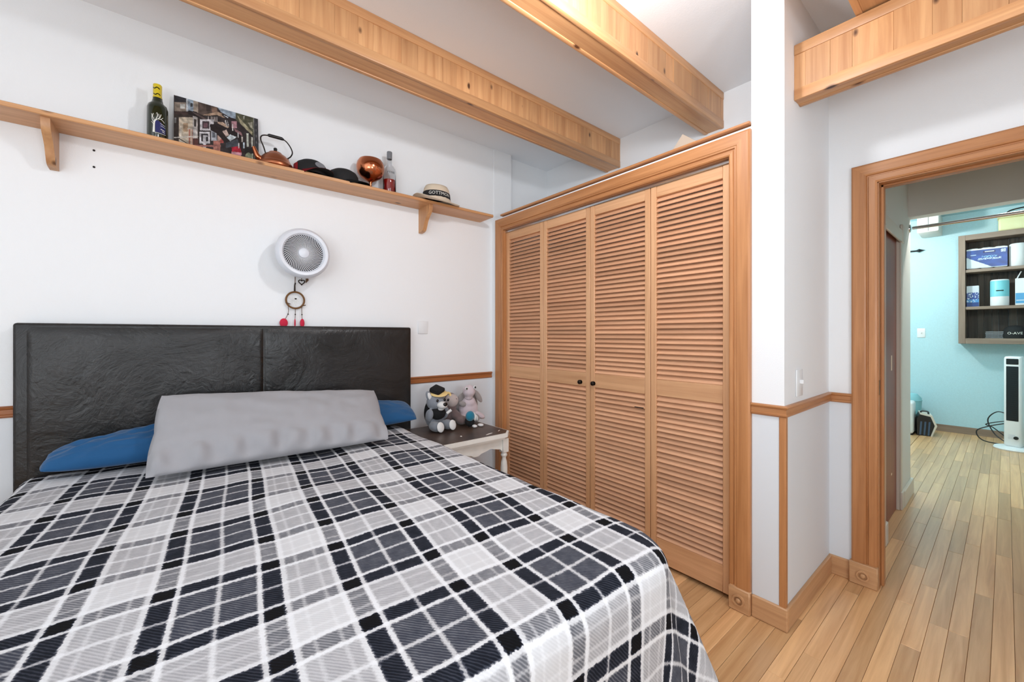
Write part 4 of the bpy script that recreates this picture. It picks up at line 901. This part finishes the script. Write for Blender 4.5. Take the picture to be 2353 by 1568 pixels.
def wrap(u, v):
    e = .52 + .42 * min(1, (u * 1.15)) ** .8 if u < .87 else .98
    if v < .06: return (226, 236, 244)
    if v > (.42 + .55 * min(1, u / .62)): return (214, 228, 238)
    if .42 < u < .72 and .13 < v < .25: return (18, 34, 96) if not (.17 < v < .21 and .45 < u < .69) else (210, 222, 240)
    if .84 < u < .96 and .12 < v < .27 and noise.noise(Vector((u * 60, v * 60, 1))) > -.2: return (214, 226, 242)
    if .1 < u < .24 and .3 < v < .35: return (170, 200, 235)
    if .38 < u < .76 and .38 < v < .47 and noise.noise(Vector((u * 50, v * 30, 3))) > 0: return (130, 190, 235)
    if .28 < u < .86 and .5 < v < .6 and noise.noise(Vector((u * 46, v * 30, 7))) > -.05: return (200, 224, 245)
    k_ = .9 + .2 * noise.noise(Vector((u * 5, v * 5, 0))); return (36 * k_, 84 * k_, 172 * k_)
paint_grid('wrapper', 70, 44, lambda u, v: (7.2485, .302 - .31 * u, S1 + .001 + .012 + .226 * (1 - v)), wrap, tp, 'printed blue plastic wrapper')
tr = thing('tissue_roll', 'large white tissue roll beside the blue pack on the top shelf', 'tissue roll', (7.31, -.085, S1 + .001))
obj('roll', lathe([(0, 0), (.06, 0), (.068, .01), (.068, .245), (.058, .258), (.02, .258), (.02, .24), (0, .24)], 28), 'tissue_white', tr)
bx = thing('tissue_box', 'small blue and white box at the left of the middle shelf', 'box', (7.31, .252, S2 + .001), world=True)
obj('carton', B(7.26, 7.37, .205, .302, S2 + .001, S2 + .245, bevel=.002), 'tissue_white', bx)
def wrap2(u, v):
    if v < .33: return (206, 216, 226)
    if v > .8: return (24, 64, 130)
    return (196, 212, 228) if noise.noise(Vector((u * 9, v * 14, 4))) > .22 else (30, 66, 140) if v < .66 else (70, 140, 200)
paint_grid('printed_front', 24, 40, lambda u, v: (7.2585, .302 - .097 * u, S2 + .001 + .245 * (1 - v)), wrap2, bx, 'blue patterned print')
pr_ = thing('paper_towel', 'paper towel roll in aqua wrapper on the middle shelf', 'paper towel', (7.3, .05, S2 + .001))
obj('roll', lathe([(0, 0), (.068, 0), (.071, .006), (.071, .29), (.064, .3), (.02, .3), (.02, .28), (0, .28)], 32), 'tissue_white', pr_)
wp = obj('wrapper', lathe([(.0718, .105), (.0718, .285), (.066, .296)], 32), 'pack_aqua', pr_, 'aqua wrapper'); obj('logo', xform(B(-.073, -.0715, -.03, .026, .166, .176), Matrix()), 'bottle_green', wp)
b2 = thing('carton', 'white and sky blue carton with a straw at the right of the middle shelf', 'box', (7.31, -.15, S2 + .001), world=True)
obj('box', B(7.26, 7.37, -.235, -.062, S2 + .001, S2 + .3, bevel=.002), 'tissue_white', b2); obj('band', B(7.2585, 7.26, -.233, -.064, S2 + .02, S2 + .135), 'pack_sky', b2); obj('stripe', B(7.257, 7.2585, -.23, -.07, S2 + .05, S2 + .058), 'tissue_white', b2)
obj('straw', tube([(7.3, -.075, S2 + .3), (7.3, -.105, S2 + .38)], .005, 8), 'tissue_white', b2)
for i in range(5): tag(obj('disc_case', xform(B(-.065, .065, -.07, .07, 0, .012, bevel=.001), Matrix.Translation((7.32, .085, S3 + .001 + i * .0165)) @ Matrix.Rotation(random.uniform(-.06, .06), 4, 'Z')), 'grey_case'), ('lowest', 'second lowest', 'middle', 'second highest', 'topmost')[i] + ' flat grey case of the small stack beside the lettered black cap', 'case', 'grey cases on the bottom shelf')
c3 = thing('baseball_cap', 'black cap with white lettering on the bottom cabinet shelf', 'cap', (7.3, -.065, S3 + .001))
obj('crown', lathe([(.1, 0), (.102, .03), (.098, .07), (.08, .115), (.05, .14), (0, .15)], 28), 'charcoal_fabric', c3)
tb = text_bm('O-AVE', .038)
for v in tb.verts:
    a = PI + v.co.x / .1 - .05; v.co = Vector((.1045 * math.cos(a), .1045 * math.sin(a), .056 + v.co.y))
obj('lettering', tb, 'label_white', c3, 'white lettering')
obj('brim', xform(lathe([(0, 0), (.095, 0), (.097, .003), (.09, .006), (0, .006)], 24, sx=.7), Matrix.Translation((0, -.07, 0))), 'charcoal_fabric', c3)
to = thing('storage_tote', 'pale yellow tote with dark handle on top of the shelf unit', 'tote', (7.32, -.15, CZ1 + .001), world=True)
obj('bin', B(7.23, 7.42, -.36, .06, CZ1 + .001, CZ1 + .15, bevel=.02, seg=3), 'tote_yellow', to); obj('lid', B(7.222, 7.428, -.37, .068, CZ1 + .15, CZ1 + .178, bevel=.01, seg=2), 'tote_yellow', to)
obj('handle', tube(spline([(7.3, .0, CZ1 + .178), (7.3, -.02, CZ1 + .23), (7.3, -.12, CZ1 + .25), (7.3, -.26, CZ1 + .25), (7.3, -.33, CZ1 + .178)]), .007, 8), 'dark_metal', to)
vt = thing('vent_box', 'pale square vent box below the turquoise ceiling', 'vent', (7.2, .6, CEIL - .22), world=True)
obj('housing', B(7.02, 7.44, .51, .70, CEIL - .245, CEIL - .001, bevel=.02, seg=2), 'hall_paint', vt)
obj('seam', B(7.016, 7.02, .6, .604, CEIL - .23, CEIL - .01), 'grey_case', vt)
hk = thing('wall_hook', 'black wrought iron finial on the turquoise wall', 'hook', (7.43, .73, 2.315))
obj('rod', tube([(0, .12, .0), (0, -.03, -.004)], .010, 8), 'black_plastic', hk); obj('finial', xform(lathe([(0, -.05), (.008, -.03), (.024, 0), (.008, .03), (0, .06)], 12), Matrix.Translation((0, -.01, -.003)) @ Matrix.Rotation(PI / 2, 4, 'X')), 'black_plastic', hk); obj('stem', tube([(0, .06, 0), (.02, .06, 0)], .008, 8), 'black_plastic', hk)
plate('outlet_plate', 'square white plate on the turquoise wall', (7.4495, .702, 1.241), .075, .12, 'x')
# tower heater
he = thing('tower_heater', 'white tower heater with black grille by the turquoise wall', 'heater', (6.83, -.055, 0), math.radians(-14))
obj('base', lathe([(0, 0), (.145, 0), (.15, .012), (.14, .028), (.07, .04), (0, .04)], 40), 'white_plastic', he)
obj('body', B(-.068, .068, -.062, .062, .035, .99, bevel=.022, seg=4), 'white_plastic', he, smooth=50)
gr = obj('grille', B(-.0705, -.066, -.042, .042, .31, .885, bevel=.003), 'grille_black', he, 'black slatted grille')
for i in range(24): obj('louvre', B(-.0735, -.0703, -.03, .012, .33 + i * .0225, .338 + i * .0225), 'black_plastic', gr, None, None)
obj('display', B(-.0705, -.066, -.042, .042, .905, .965, bevel=.004), 'black_plastic', he); obj('dial', xform(lathe([(0, 0), (.018, 0), (.016, .012), (0, .012)], 20), Matrix.Translation((-.068, -.026, .135)) @ Matrix.Rotation(-PI / 2, 4, 'Y')), 'black_plastic', he); obj('recess', B(-.0692, -.066, -.02, .03, .12, .17, bevel=.002), 'fan_grille', he)
obj('power_cord', tube(spline([(.05 + p[0], .125 + p[1], p[2]) for p in ((0, -.075, .36), (.03, .02, .37), (.04, .09, .27), (.03, .04, .13), (0, -.05, .06), (.02, -.05, .1), (.04, .05, .19), (.03, .1, .22), (.02, -.04, .28), (.05, -.05, .26), (.04, .08, .20), (.02, .17, .13), (.02, .12, .035), (.02, -.07, .02))], 8), .0055, 6), 'grille_black', he, 'looped black cord')
# carrier and neighbours by the hall corner
ca = thing('carry_case', 'black and white carry case with handle on the far floor', 'case', (7.05, .625, 0), math.radians(10))
obj('body', prism([(-.065, 0), (.03, 0), (.055, .13), (.03, .235), (-.045, .255), (-.065, .2)], -.12, .1, 'yz') if False else prism([(.085, 0), (-.03, 0), (-.065, .13), (-.03, .235), (.06, .255), (.085, .2)], -.12, .1, 'yz'), 'black_plastic', ca)
obj('shell', prism([(-.03, 0), (-.042, 0), (-.085, .13), (-.045, .25), (.06, .272), (.06, .255), (-.03, .235), (-.065, .13)], -.125, .1, 'yz'), 'cream_trim', ca, 'cream outer shell')
for i, y in enumerate((.055, .02, -.015)): obj('bar', prism([(y + .01, .01), (y - .004, .01), (y - .014, .17), (y + .002, .17)], -.127, -.119, 'yz'), 'screen_blue', ca)
obj('handle', tube(spline([(-.05, -.02, .255), (-.05, -.01, .285), (-.05, .04, .285), (-.05, .05, .26)]), .009, 8), 'black_plastic', ca)
ap_ = thing('white_appliance', 'white appliance edge behind the hallway corner', 'appliance', (6.9, .80, 0), world=True)
obj('body', B(6.85, 7.1, .715, .95, .012, .40, bevel=.03, seg=3), 'white_plastic', ap_); obj('base', B(6.86, 7.09, .72, .94, 0, .014), 'black_plastic', ap_)
bn_ = thing('aqua_bin', 'rounded pale aqua bin against the turquoise wall', 'bin', (7.28, .80, 0))
obj('body', lathe([(0, 0), (.1, 0), (.12, .35), (.12, .41), (.08, .46), (0, .47)], 28), 'aqua_bin', bn_); obj('rim', lathe([(.119, .37), (.125, .375), (.125, .385), (.119, .39)], 28), 'aqua_bin', bn_)
